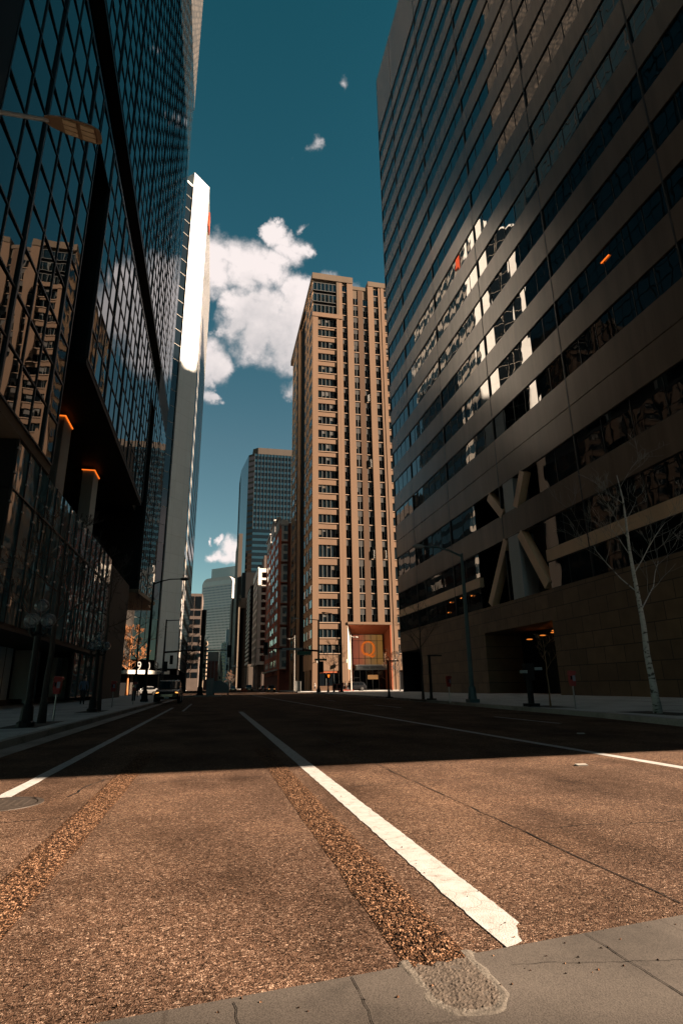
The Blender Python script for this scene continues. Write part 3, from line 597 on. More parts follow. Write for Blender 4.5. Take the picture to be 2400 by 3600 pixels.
parts('recess_column', [(lambda k, y: (k.box(-11.9, y, 43.76, -11.1, y+.75, 48.49, 'recess_column'), k)[1])(MB(), y) for y in (35.2, 52.5, 66.2, 77.8)], G)
m = MB(); m.box(-44, 8, 124, -10.02, 99.5, 262, 'louver_tan'); m.build('louver_crown', G)
m = MB(); m.box(-44, 8, 262, -10.1, 99.4, 262.4, 'dark_void'); m.build('roof', G)
cols = []
for y in (47.6, 60.5):
    k = MB(); k.box(-14.3, y, .2, -13.2, y+2.5, 23.3, 'grey_column')
    for z in (6, 11.5, 16.9): k.box(-14.32, y-.012, z, -13.188, y+2.52, z+.05, 'black_metal')
    cols.append(k)
for c, y in zip(parts('column', cols, G), (47.6, 60.5)):
    k = MB(); k.box(-14.4, y-.12, 23.2, -13.08, y-.04, 23.28, 'led_orange'); k.box(-13.16, y-.12, 23.2, -13.08, y+2.55, 23.28, 'led_orange'); k.build('light_strip', c)
m = MB(); m.box(-22, 30, .2, -20, 96, 23.6, 'black_panel'); m.build('loggia_wall', G)
for y0, y1 in ((58.5, 64.5), (66.8, 69.2)):
    k = MB(); k.box(-19.98, y0, 22.6, -19.9, y1, 22.75, 'led_orange'); k.build('light_strip', G)
k = MB(); k.box(-20, 57.6, 22.6, -18, 57.75, 22.75, 'led_orange'); k.build('light_strip', G)
# two storey glass box under the overhang
pan = []
for i in range(15):
    y0 = 29.25+i*1.93; k = MB(); k.closed = False
    for z0, z1 in ((4.3, 10.6), (10.68, 13.2)):
        n = 3
        for q in range(n): pane(k, (-10.1, y0+1.9*(q+1)/n, z0), (-10.1, y0+1.9*q/n, z0), (-10.1, y0+1.9*q/n, z1), (-10.1, y0+1.9*(q+1)/n, z1), 'podium_glass', .012)
    k.box(-10.14, y0-.035, 4.25, -10.03, y0+.035, 13.25, 'black_metal')
    for z in (5.1, 7.6, 9.9, 11.4, 12.7): k.box(-10.05, y0-.12, z, -9.98, y0+.12, z+.09, 'pole_steel')
    pan.append(k)
parts('podium_pane', pan, G)
m = MB(); m.box(-18, 29.2, 4.1, -10.15, 58.2, 13.2, 'black_panel'); m.box(-18, 29.1, 3.95, -9.95, 58.3, 4.1, 'brown_stone'); m.box(-18, 29.2, 10.6, -10.0, 58.25, 10.68, 'black_metal'); m.build('podium_box', G)
pan = []
for i in range(4):
    k = MB(); k.closed = False; y0 = 48.2+i*2.4; pane(k, (-10.4, y0+2.3, .5), (-10.4, y0, .5), (-10.4, y0, 3.9), (-10.4, y0+2.3, 3.9), 'podium_glass', .01); k.box(-10.45, y0-.06, .5, -10.3, y0, 3.9, 'black_metal'); pan.append(k)
parts('lobby_pane', pan, G)
m = MB(); m.box(-30, 26, .15, -13.4, 58, .5, 'black_panel'); m.build('plinth', G)
parts('ground_column', [(lambda k, y, w_: (k.box(-14.2, y, .5, -13.6, y+w_, 3.9, 'pale_column'), k.box(-13.61, y+w_*.34, .5, -13.59, y+w_*.36, 3.9, 'black_metal'), k.box(-13.61, y+w_*.68, .5, -13.59, y+w_*.7, 3.9, 'black_metal'), k)[3])(MB(), y, w_) for y, w_ in ((40.2, 4.6), (57.2, 1.6), (29.5, 1.5))], G)
m = MB(); m.box(-20, 26, .15, -19.6, 58, 4.0, 'dark_void'); m.box(-19.58, 33, .8, -19.5, 40.5, 3.4, 'shop_warm')
for q in range(5): m.box(-19.49, 33+q*1.7, .8, -19.4, 33.9+q*1.7, 3.4, 'black_panel')
m.build('shop_front', G)
m = MB(); m.box(-13, 58.6, .15, -10.6, 75, 13.4, 'black_panel'); m.box(-20, 75, .15, -12.2, 80, 13.1, 'black_panel'); m.build('service_wall', G)

# ------------------------------------------------------------------ tower set at an angle beyond the crossing (white piers, dark glass)
W = thing('white_pier_tower', 'tall tower with a blank white corner pier and dark gridded glass beyond the crossing', 'office tower', (-9.81, 110.4, 0))
d1 = Vector((.68, .733)).normalized(); d2 = Vector((-d1.y, d1.x))
Lc = Vector((-9.81, 110.4)); Rc = Vector((-6.44, 114.0)); w_ = (Rc-Lc).length
m = MB(); m.obox(Lc, d1, d2, w_, 9, 4.6, 118.2, 'white_panel'); m.build('white_pier', W)
S0 = Lc-d1*5.7
m = MB(); m.obox(S0-d1*5.2, d1, d2, 5.18, 9, 51.0, 113.5, 'white_panel'); m.build('white_pier', W)
m = MB(); m.obox(S0-d1*5.2+d2*.05, d1, d2, 5.17, 9, 4.6, 50.98, 'pier_shade'); m.build('shaded_pier', W)  # lower pier: shade put into a darker colour, not another cladding
fl = []; m2 = MB(); org = S0+d2*.3
for j in range(30):
    z0, z1 = 6+j*3.6, 6+(j+1)*3.6-.02; k = MB(); k.closed = False
    for a, b in ((0, 2.85), (2.85, 5.68)):
        p, q = org+d1*a, org+d1*b; pane(k, (p.x, p.y, z0), (q.x, q.y, z0), (q.x, q.y, z1), (p.x, p.y, z1), 'dark_glass', .01)
    fl.append(k)
    c = org-d2*.05; m2.obox(c, d1, d2, 5.69, .06, z1-.03, z1+.03, 'cream_metal')
c = org+d1*2.8-d2*.06; m2.obox(c, d1, d2, .07, .06, 6, 113.8, 'cream_metal')
parts('glass_storey', fl, W); m2.build('mullion_grid', W)
m = MB(); m.obox(S0+d2*.5, d1, d2, 5.7, 8, 0, 114, 'dark_void'); m.obox(S0+d2*.25, d1, d2, 5.69, 1.2, 114.01, 114.5, 'white_panel'); m.build('core', W)
# street front: glass with pale mullions
fl = []; m2 = MB(); xs = -6.44
for j in range(31):
    z0, z1 = 4.6+j*3.64, 4.6+(j+1)*3.64; k = MB(); k.closed = False; n = 20
    for i in range(n): pane(k, (xs, 114.3+2.1*(i+1), z0), (xs, 114.3+2.1*i, z0), (xs, 114.3+2.1*i, z1), (xs, 114.3+2.1*(i+1), z1), 'hotel_glass', .003)
    fl.append(k); m2.box(xs-.05, 114.2, z1-1.35, xs+.014, 156.4, z1+.05, 'white_metal')
for i in range(21): m2.box(xs-.05, 114.26+2.1*i, 4.6, xs+.02, 114.34+2.1*i, 117.4, 'pier_grey')
parts('glass_storey', fl, W); m2.build('mullion_grid', W)
m = MB(); m.box(-30, 122, .1, xs-.1, 156.3, 117.3, 'dark_void'); m.box(-14, 115.8, 0, xs-.1, 122, 117.2, 'dark_void'); m.build('core', W)
m = MB(); m.box(xs-3, 114.35, 4.55, xs+.1, 156.4, 4.62, 'white_metal'); m.box(xs-.3, 156.41, 0, xs+.03, 156.8, 118, 'pier_grey'); m.build('end_fin', W)
m = MB(); m.box(xs+.1, 117.0, 109.5, xs+.4, 120.2, 113.5, 'orange_sign'); m.build('sign_panel', W)
m = MB(); c = Lc-d1*9.6-d2*3.2; m.obox(c, d1, d2, 9.8, 3.6, 3.5, 3.95, 'white_metal'); m.obox(c-d2*.02, d1, d2, 9.85, .06, 3.5, 4.02, 'fascia_white') if False else m.obox(c-d2*.03, d1, d2, 9.85, .03, 3.45, 4.05, 'cream_wall'); m.build('canopy', W)
for t, ch in ((3.0, '9'), (4.9, '0'), (6.8, '9')):
    p = c+d1*t; text_mesh(ch, 2.0, (p.x, p.y, 4.05), (d1.x, d1.y, 0), (0, 0, 1), 'pier_dim', .06).build('digit', W)
m = MB(); m.obox(c+d2*3.0, d1, d2, 15, .3, 0, 3.45, 'dark_void')
for t in (1, 4, 7, 10): m.obox(c+d1*t+d2*2.9, d1, d2, .5, .09, .2, 3.4, 'brown_stone')
m.build('lobby_wall', W)

# ------------------------------------------------------------------ unseen slab tower, placed and shaped to shade the white pier
Bk = thing('shade_slab_tower', 'unseen slab tower placed down the cross street to shade the white pier tower', 'office tower', (160, 60, 0))
sv = Vector((math.cos(AZ), -math.sin(AZ))); uv = Vector((math.sin(AZ), math.cos(AZ))); bo = sv*160+uv*98.4
m = MB(); m.obox(bo, sv, uv, 28, 14.0, 0, 147.3, 'street_brown'); m.obox(bo+uv*.01, sv, uv, 20, 6.1, 147.31, 148.6, 'street_brown'); m.obox(bo+uv*8.8, sv, uv, 20, 5.1, 147.31, 149.6, 'street_brown'); m.build('wall', Bk)
parts('window_band', [(lambda k, z: (k.obox(bo+uv*.3-sv*.1, sv, uv, .09, 13.4, z, z+1.9, 'dark_glass'), k)[1])(MB(), 6+z*3.7) for z in range(38)], Bk)
o = thing('reflection_blocker', 'dark block added out of sight behind the white pier tower to darken reflections', 'office building', (-40, 160, 0))  # hidden block added so the low ribbon windows mirror something dark
m = MB(); m.box(-70, 160, 0, -10.6, 246, 62, 'street_brown'); m.build('wall', o)
for z in range(4, 58, 4): m = MB(); m.box(-10.65, 161, z, -10.55, 245, z+1.8, 'dark_glass'); m.build('window_band', o)

# two unseen dark blocks behind the viewer, added to cut sky light
for nm, lb, x0, x1, y0, y1, h in (('skylight_blocker', 'unseen dark block behind the viewer at near left, added to cut sky light', -60, -12, -75, -13, 95), ('skylight_blocker', 'unseen dark block behind the viewer at near right, added to cut sky light', 27, 95, -90, -25, 105)):
    o = thing(nm, lb, 'office building', (x0, y0, 0)); m = MB(); m.box(x0, y0, 0, x1, y1, h, 'street_brown'); m.build('wall', o)
    for z in range(3, int(h)-4, 4):
        m = MB(); xx = x1 if x0 < 0 else x0; m.box(xx-.05, y0+1, z, xx+.05, y1-1, z+2, 'dark_glass'); m.build('window_band', o)
        m = MB(); m.box(x0+1, y1-.05, z, x1-1, y1+.05, z+2, 'dark_glass'); m.build('window_band', o)
# ------------------------------------------------------------------ tan hotel tower (letter Q over its portal)
Q = thing('tan_apartment_tower', 'tan stucco high-rise with piers and a square portal bearing a big letter Q', 'apartment tower', (19.5, 116, 0))
YF = 116.0; XS = 19.5
sills = [7.4, 10.5, 13.6, 16.7, 19.8, 22.85, 27.2, 31.5, 34.8, 38.2, 41.6, 45.0, 48.3, 51.5, 54.8, 58.2, 61.5, 64.8, 68.0, 71.4, 74.7, 78.0, 81.3, 84.0]
heads = [s+(1.75 if i < 5 else 2.75 if i in (5, 6) else 1.95) for i, s in enumerate(sills)]
heads[-1] = 86.2
m = MB(); m.box(19.95, 116.42, 0, 26.8, 152, 96.4, 'dark_void'); m.box(26.8, 116.42, 13.3, 36.2, 152, 96.3, 'dark_void'); m.box(36.2, 116.42, 0, 62, 152, 96.3, 'dark_void'); m.box(26.8, 121, 0, 36.2, 152, 13.29, 'dark_void')
m.build('core', Q)
pr = []
def pier(x0, x1, y, z0, z1, mat='tan_stucco', d=.5):
    k = MB(); k.box(x0, y, z0, x1, y+d, z1, mat); pr.append(k)
pier(19.5, 20.8, 116, 0, 86.6); pier(25.4, 26.02, 116, 0, 87.5); pier(26.06, 26.85, 116.05, 0, 97.4)
for x0, x1, y, top, mt in ((28.1, 29.55, 116.0, 97.4, 'tan_stucco'), (30.85, 32.1, 116.2, 95.8, 'tan_dark'), (33.4, 34.85, 116.0, 97.3, 'tan_stucco'), (36.15, 36.75, 116.06, 97.3, 'tan_stucco'), (36.8, 37.6, 116, 97.3, 'tan_stucco'), (42.3, 43.6, 116, 97.3, 'tan_stucco'), (48, 49.4, 116, 97.3, 'tan_stucco'), (55, 62, 116, 97.3, 'tan_stucco')):  # set-back middle pier: its shade is also put into a darker tan
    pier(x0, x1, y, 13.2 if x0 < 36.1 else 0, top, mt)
parts('pier', pr, Q)
spn = []; ww = []; sl_ = []
for wi, (x0, x1, yo, mt, lo) in enumerate(((20.8, 25.4, .17, 'tan_stucco', 0), (26.85, 28.1, .24, 'grey_spandrel', 2), (29.55, 30.85, .28, 'grey_spandrel', 2), (32.1, 33.4, .28, 'grey_spandrel', 2), (34.85, 36.15, .24, 'grey_spandrel', 2), (37.6, 42.3, .17, 'tan_stucco', 0), (43.6, 48, .17, 'tan_stucco', 0), (49.4, 55, .17, 'tan_stucco', 0))):
    top = 95.7 if 29 < x0 < 33 else 97.2
    hs = list(zip(sills, heads))
    if wi: hs[-1] = (84.5, 86.5)
    if wi: hs += [(88.0, 90.0), (91.3, 93.3)]+([(94.7, 96.6)] if not 29 < x0 < 33 else [])
    hs = hs[lo:]
    z = 4.0 if lo == 0 else 13.2
    for s, h in hs:
        k = MB(); k.box(x0, 116+yo, z, x1, 116.41, s, mt); spn.append(k)
        k = MB(); k.box(x0, 116+yo-.12, s-.16, x1, 116.4, s, 'sill_pale'); sl_.append(k)
        k = MB(); k.closed = False; n = 5 if x1-x0 > 3 else 2
        for i in range(n):
            a, b = x0+(x1-x0)*i/n, x0+(x1-x0)*(i+1)/n; pane(k, (a, 116.37, s), (b, 116.37, s), (b, 116.37, h), (a, 116.37, h), 'dark_glass' if rnd.random() < .3 else 'hotel_glass', .02)
            if rnd.random() < .22: k.box(a+.03, 116.35, h-(h-s)*rnd.uniform(.2, .7), b-.03, 116.36, h-.05, rnd.choice(('blind_grey', 'blind_tan', 'blind_grey')))
        for i in range(n+1):
            a = x0+(x1-x0)*i/n; k.box(a-.045, 116.28, s, a+.045, 116.405, h, 'window_frame')
        k.box(x0, 116.29, s, x1, 116.4, s+.07, 'window_frame'); k.box(x0, 116.29, h-.07, x1, 116.4, h, 'window_frame'); ww.append(k); z = h
    k = MB(); k.box(x0, 116+yo, z, x1, 116.41, (86.2 if wi == 0 else top), mt if wi == 0 else 'tan_top'); spn.append(k)
# corner crown storeys with long glazing
for z in (87.9, 91.1, 94.3):
    k = MB(); k.closed = False
    for i in range(6): pane(k, (19.62+i*.97, 116.2, z), (20.59+i*.97, 116.2, z), (20.59+i*.97, 116.2, z+2.1), (19.62+i*.97, 116.2, z+2.1), 'hotel_glass', .012); k.box(19.6+i*.97-.04, 116.1, z, 19.6+i*.97+.04, 116.3, z+2.1, 'window_frame')
    k.box(19.55, 116.12, z-.1, 25.5, 116.3, z, 'window_frame'); k.box(19.55, 116.12, z+2.1, 25.5, 116.3, z+2.2, 'window_frame'); ww.append(k)
    k = MB(); k.box(19.8, 116.45, z+2.2, 25.45, 117.2, z+3.1, 'tan_top'); spn.append(k)
k = MB(); k.box(25.45, 116.04, 87.5, 26.05, 116.5, 97.4, 'tan_top'); spn.append(k)
m = MB(); m.box(19.42, 115.9, 86.6, 26.9, 116.5, 87.75, 'tan_stucco'); m.build('belt_course', Q)
m = MB(); m.box(19.4, 115.9, 97.4, 29.6, 157, 99.1, 'tan_top'); m.box(29.602, 116.15, 95.8, 33.5, 157, 96.8, 'tan_top'); m.box(33.502, 115.92, 97.3, 62, 157, 98.7, 'tan_top'); m.build('roof_parapet', Q)
for x0, z in ((32.6, 27.3), (35.3, 27.3), (32.6, 64.9), (32.6, 48.4)):   # casements standing open
    k = MB(); a = Vector((x0, 116.3)); b = a+Vector((.35, -.42)); h = 1.85
    for t0, t1, q0, q1 in ((0, 1, 0, .09), (0, 1, h-.09, h), (0, .14, .09, h-.09), (.86, 1, .09, h-.09)):
        p_, q_ = a.lerp(b, t0), a.lerp(b, t1); d_ = (b-a).normalized(); k.obox(p_, d_, Vector((-d_.y, d_.x)), (q_-p_).length, .04, z+q0, z+q1, 'trim_white')
    p_, q_ = a.lerp(b, .14), a.lerp(b, .86); pane(k, (p_.x, p_.y, z+.09), (q_.x, q_.y, z+.09), (q_.x, q_.y, z+h-.09), (p_.x, p_.y, z+h-.09), 'hotel_glass', .005); k.build('open_casement', Q)
# side towards the street
sd = [(117.2, 121.2, 1), (122.4, 125.2, 1), (126.2, 128.4, 1), (131.0, 133.6, 0), (134.8, 137.4, 0), (141.2, 144.6, 1), (146.0, 150.8, 1)]
pr2 = []; last = 116.5
for y0, y1, f in sd+[(152, 152, 1)]:
    k = MB(); x = XS if f else XS+.6
    k.box(x, last, 0, 20.0, y0, 97.4, 'tan_side_bounce'); pr2.append(k); last = y1
k = MB(); k.box(19.3, 139.6, 0, 19.49, 140.4, 98, 'tan_dark'); pr2.append(k)
parts('side_pier', pr2, Q)
for y0, y1, f in sd[:-0 or None]:
    x = XS+(.05 if f else .62); z = 4.2
    for s, h in list(zip(sills, heads))+[(88, 90), (91.3, 93.3), (94.7, 96.6)]:
        k = MB(); k.box(x, y0, z, 20.0, y1, s, 'tan_side_bounce'); spn.append(k)
        k = MB(); k.box(x-.1, y0, s-.14, x+.1, y1, s, 'sill_pale'); sl_.append(k)
        k = MB(); k.closed = False; n = 2
        for i in range(n): pane(k, (x+.045, y0+(y1-y0)*(i+1)/n, s), (x+.045, y0+(y1-y0)*i/n, s), (x+.045, y0+(y1-y0)*i/n, h), (x+.045, y0+(y1-y0)*(i+1)/n, h), 'hotel_glass', .012)
        for i in range(n+1): k.box(x+.015, y0+(y1-y0)*i/n-.05, s, x+.15, y0+(y1-y0)*i/n+.05, h, 'window_frame')
        ww.append(k); z = h
    k = MB(); k.box(x, y0, z, 20.0, y1, 97.4, 'tan_side_bounce'); spn.append(k)
parts('spandrel', spn, Q, 95); parts('window', ww, Q, 98); parts('sill', sl_, Q, 95)
# ground storey and portal
m = MB(); m.box(20.8, 116.3, 0, 25.4, 116.41, 1.1, 'tan_dark'); m.build('shop_wall', Q)
m = MB(); m.box(20.8, 116.25, 3.6, 25.4, 116.41, 4.0, 'rust_wall'); m.build('shop_fascia', Q)
k = MB(); k.closed = False
for i in range(3): pane(k, (20.85+i*1.52, 116.35, 1.1), (22.35+i*1.52, 116.35, 1.1), (22.35+i*1.52, 116.35, 3.6), (20.85+i*1.52, 116.35, 3.6), 'dark_glass', .01); k.box(20.8+i*1.52, 116.28, 1.1, 20.87+i*1.52, 116.4, 3.6, 'window_frame')
k.build('shop_window', Q)
m = MB(); m.prism([(26.862, 116.04), (28.7, 120.79), (26.862, 120.79)], 4.3, 13.19, 'cream_wall'); m.prism([(26.862, 116.06), (28.6, 120.79), (26.862, 120.79)], .1, 4.299, 'tan_dark'); m.box(35.95, 116.04, .1, 36.15, 121, 13.2, 'rust_wall'); m.prism([(116.06, 13.15), (120.79, 11.6), (120.79, 13.15)], 27.0, 35.95, 'rust_wall', 'x'); m.box(26.86, 115.9, 13.2, 36.16, 116.5, 13.7, 'tan_stucco'); m.build('portal_frame', Q)
m = MB(); m.box(27.07, 120.8, .1, 35.94, 121, 12.89, 'rust_wall'); m.box(28.9, 120.6, 4.1, 35.6, 120.79, 4.5, 'brown_stone'); m.build('portal_wall', Q)
pn = []
for zi, (z0, z1) in enumerate(((5.3, 6.55), (6.6, 10.2), (10.25, 11.5))):
    for i in range(5):
        k = MB(); k.box(28.93+i*1.33, 120.55, z0, 30.2+i*1.33, 120.62, z1, 'q_glass'); pn.append(k)
parts('lit_pane', pn, Q)
m = MB()
for i in range(6): m.box(28.85+i*1.33, 120.5, 5.25, 28.93+i*1.33, 120.66, 11.55, 'black_metal')
for z in (5.22, 6.55, 10.2, 11.5): m.box(28.85, 120.49, z, 35.6, 120.67, z+.07, 'black_metal')
m.build('window_grid', Q)
m = MB(); cx, cz = 32.25, 8.65   # the big letter: a ring with a curling tail
ri = [(cx+1.32*math.cos(t), 120.42, cz+1.42*math.sin(t)) for t in [2*math.pi*i/36 for i in range(37)]]
m.tube(ri, [.13+.07*abs(math.cos(math.pi*i/36*2)) for i in range(37)], 'q_letter', 6, False)
m.tube([(cx-.55, 120.4, cz-1.0), (cx-.2, 120.4, cz-1.12), (cx+.25, 120.4, cz-1.5), (cx+.8, 120.4, cz-1.75), (cx+1.3, 120.4, cz-1.6), (cx+1.5, 120.4, cz-1.25)], [.07, .13, .15, .15, .12, .05], 'q_letter', 6); m.build('letter', Q)
m = MB(); m.box(29.3, 118.2, 4.2, 36.0, 120.4, 5.05, 'cabinet_grey'); m.box(29.25, 118.15, 5.05, 36.0, 120.4, 5.2, 'slim_white'); cn = m.build('entrance_canopy', Q)
text_mesh('THE QUINCY', .52, (32.6, 118.15, 4.42), (1, 0, 0), (0, 0, 1), 'black_metal', .03, 1.5).build('lettering', cn)
m = MB(); m.closed = False
for i in range(5): m.box(28.95+i*1.36, 120.3, .15, 29.03+i*1.36, 120.5, 4.1, 'window_frame')
m.box(28.9, 120.28, 2.6, 30.3, 120.5, 2.7, 'window_frame'); m.box(30.7, 120.45, .1, 35.9, 120.6, 4.1, 'dark_glass'); m.box(28.95, 120.46, .1, 30.7, 120.6, 4.1, 'dark_glass'); m.build('entrance_door', Q)
m = MB(); m.box(32.0, 120.2, 2.3, 34.2, 120.44, 3.2, 'shop_warm'); m.build('lit_lobby_panel', Q)
for x in (20.3, 26.3, 36.6):
    k = MB(); k.box(x-.06, 115.4, 5.75, x+.06, 115.99, 5.85, 'window_frame'); k.tube([(x, 115.42, 5.5), (x, 115.42, 6.2)], .17, 'pole_white', 10); k.build('wall_lamp', Q)

# ------------------------------------------------------------------ further buildings
B = thing('red_brick_building', 'red brick building with white bay windows next to the tan tower', 'apartment building', (16.9, 157, 0))
XB = 16.9
m = MB(); m.box(17.1, 157.1, 0, 45, 200, 46, 'brick_dark'); m.build('wall', B)
pr = []; ww = []
strips = [(158.6, 166.5, 47.6), (168, 179.5, 49.6), (181, 193.5, 48.5)]
for i, (y0, y1, top) in enumerate(strips):
    k = MB(); k.box(XB, y0, 4, 17.09, y1, top-3.5, 'brick_red'); k.box(XB-.25, y0-.2, top-3.5, 17.3, y1+.2, top, 'trim_white'); k.box(XB-.6, y0-.4, top, 17.4, y1+.4, top+.5, 'trim_white'); pr.append(k)
    for j in range(13):
        z = 6.2+j*3.15
        for q in range(2):
            a = y0+(y1-y0)*(.12+.46*q); b = a+(y1-y0)*.30
            k = MB(); k.box(XB-.06, a, z, XB-.005, b, z+1.9, 'trim_white'); pane(k, (XB-.07, b-.15, z+.1), (XB-.07, a+.15, z+.1), (XB-.07, a+.15, z+1.8), (XB-.07, b-.15, z+1.8), 'pane_pale', .02); ww.append(k)
parts('brick_pier', pr, B)
bay = []
for j in range(7):
    z = 5.6+j*5.8
    k = MB(); k.prism([(17.4, 157.05), (17.4, 156.3), (17.9, 155.7), (19.1, 155.7), (19.1, 157.05)], z, z+5.0, 'bay_grey'); k.box(17.86, 155.64, z+2.3, 19.14, 155.75, z+2.6, 'trim_white'); k.box(17.3, 155.6, z-.35, 19.2, 157, z-.05, 'brick_dark')
    for zz in (z+.5, z+2.9): pane(k, (17.95, 155.66, zz), (19.05, 155.66, zz), (19.05, 155.66, zz+1.6), (17.95, 155.66, zz+1.6), 'pane_pale', .01)
    bay.append(k)
parts('bay_window', bay, B); parts('window', ww, B, 90)
m = MB(); m.box(17.0, 156.3, 0, 17.4, 157.08, 44.2, 'brick_red'); m.box(19.2, 156.6, 0, 45, 157.08, 46, 'brick_dark'); m.box(17.2, 155.5, 45.2, 19.3, 157.05, 46.5, 'trim_white'); m.box(16.4, 157.2, 5.2, 17.09, 199, 5.6, 'trim_white'); m.build('front_wall', B)

K = thing('white_grid_building', 'pale grid-fronted building with square dark windows beyond the red brick one', 'office building', (14.8, 205, 0))
m = MB(); m.box(15.1, 207.3, 9.2, 40, 232, 41, 'dark_void'); m.box(15.6, 208, 0, 40, 232, 9.2, 'brown_concrete'); m.build('core', K)
ww = []; m = MB(); m.box(14.8, 206.5, 9.0, 16.05, 207.4, 42.6, 'grid_white'); m.box(17.75, 206.6, 9.0, 40, 207.3, 42.6, 'grid_white')
for j in range(12):
    z = 9.4+j*2.68; m.box(16.051, 206.62, z-.5, 17.749, 207.29, z+.25, 'grid_white')
    k = MB(); k.closed = False; pane(k, (16.05, 207.1, z+.25), (17.75, 207.1, z+.25), (17.75, 207.1, z+2.18), (16.05, 207.1, z+2.18), 'dark_glass', .01); k.box(16.05, 207.0, z+.25, 16.6, 207.08, z+2.18, 'black_metal'); ww.append(k)
m.box(16.05, 206.6, 41.2, 17.75, 207.3, 42.6, 'grid_white')
m.build('front_wall', K)
m = MB()
for j in range(12): m.box(14.85, 207.41, 9.0+j*2.68, 15.09, 231.8, 9.75+j*2.68, 'grid_white')
for j in range(7): m.box(14.9, 207.5+j*4, 9, 15.08, 208.0+j*4, 42, 'grid_white')
m.box(14.7, 207.41, 40.6, 15.2, 231.9, 43.2, 'slim_white'); m.box(14.5, 206.2, 8.6, 40, 232, 9.0, 'grid_white'); m.build('side_wall', K)
m = MB(); m.box(14.62, 206.1, 9.1, 14.79, 206.49, 36, 'beige_lit'); m.build('lit_corner_strip', K)  # pale strip carries the sunlit corner edge in its colour
for j in range(12):
    k = MB(); k.closed = False
    for q in range(6): pane(k, (15.05, 212+q*4-.1, 9.8+j*2.68), (15.05, 208+q*4, 9.8+j*2.68), (15.05, 208+q*4, 11.6+j*2.68), (15.05, 212+q*4-.1, 11.6+j*2.68), 'blue_glass', .01)
    ww.append(k)
parts('window', ww, K)
m = MB(); m.box(17, 209, 42.6, 30, 220, 48, 'brown_concrete'); m.build('roof_house', K)

D = thing('dark_glass_tower', 'tall dark glass tower with a chamfered corner rising behind the brick buildings', 'office tower', (19.9, 340, 0))
sq = [(20.0, 340.0), (16.4, 343.5), (12.9, 372), (12.9, 400), (60, 400), (60, 340)]
m = MB(); m.prism(sq, 60, 143.6, 'dark_void'); m.prism([(x if x > 17 else x+.5, y) for x, y in sq], 0, 60, 'black_panel'); m.build('core', D)
fl = []; mg = MB()
for j in range(22):
    z0, z1 = 62+j*3.7, 62+(j+1)*3.7
    k = MB(); k.closed = False
    for i in range(12): pane(k, (20+i*2.1, 339.9, z0), (22.1+i*2.1, 339.9, z0), (22.1+i*2.1, 339.9, z1-1.5), (20+i*2.1, 339.9, z1-1.5), 'dark_glass', .02)
    k.face([(20, 339.9, z1-1.5), (45, 339.9, z1-1.5), (45, 339.9, z1), (20, 339.9, z1)], 'blue_glass')
    k.face([(16.38, 343.4, z0), (19.98, 339.92, z0), (19.98, 339.92, z1-1.4), (16.38, 343.4, z1-1.4)], 'dark_glass')
    k.box(16.6, 343.0, z1-1.4, 16.61, 343.01, z1, 'dark_glass'); k.face([(16.38, 343.4, z1-1.4), (19.98, 339.92, z1-1.4), (19.98, 339.92, z1), (16.38, 343.4, z1)], 'brown_stone')
    k.face([(12.85, 372, z0), (16.35, 343.5, z0), (16.35, 343.5, z1), (12.85, 372, z1)], 'hotel_glass'); fl.append(k)
parts('glass_storey', fl, D)
for i in range(12): mg.box(20+i*2.1-.09, 339.7, 94 if i < 13 else 62, 20+i*2.1+.09, 339.88, 143.6, 'mull_dim')
mg.build('mullion_grid', D)
m = MB(); m.prism([(22, 340.5), (19, 343.5), (19, 395), (58, 395), (58, 340.5)], 143.6, 148, 'brown_stone'); m.build('roof_crown', D)
m = MB()
for i in range(9):
    a = i/9; m.hexa([(12.2+.3*a*3, 292+i*.9, 44+.2*i), (15.7+.2*i, 290+i*.9, 49.5+.1*i), (15.7+.2*i, 290.4+i*.9, 49.5+.1*i), (12.2+.3*a*3, 292.4+i*.9, 44+.2*i), (12.2+.3*a*3, 292+i*.9, 45+.2*i), (15.7+.2*i, 290+i*.9, 52+.1*i), (15.7+.2*i, 290.4+i*.9, 52+.1*i), (12.2+.3*a*3, 292.4+i*.9, 45+.2*i)], 'beige_lit')
m.prism([(12.6, 291), (14.5, 289.9), (20, 289.9), (20, 330), (13, 330)], 44, 57, 'black_panel'); m.build('slanted_louvres', D)

E_ = thing('grey_banded_building', 'dark building with slim grey floor bands under the tall glass tower', 'office building', (15.5, 262, 0))
m = MB(); m.box(15.6, 262, 0, 40, 288, 46, 'dark_void'); m.box(17.3, 261.4, 0, 40, 261.99, 46, 'black_panel'); m.build('core', E_)
parts('floor_band', [(lambda k, z: (k.box(15.3, 262.3, z, 15.59, 287.8, z+.9, 'grey_band'), k)[1])(MB(), 11+j*1.9) for j in range(18)], E_)
m = MB(); m.box(14.9, 255, 0, 30, 261.3, 10.5, 'brown_stone'); m.build('stone_annexe', E_)

P_ = thing('brown_slab_tower', 'narrow brown stone slab tower with one lit edge at the street end', 'office tower', (9.6, 285, 0))
m = MB(); m.box(10.6, 300, 0, 12.6, 345, 80, 'brown_stone'); m.build('wall', P_)
m = MB(); m.box(11.9, 299.3, 0, 12.2, 299.9, 47, 'beige_lit'); m.build('lit_edge_strip', P_)  # thin sunlit edge put in as a paler beige strip
m = MB(); m.box(9.6, 345.5, 0, 14, 380, 52, 'brown_concrete'); m.build('rear_wing', P_)

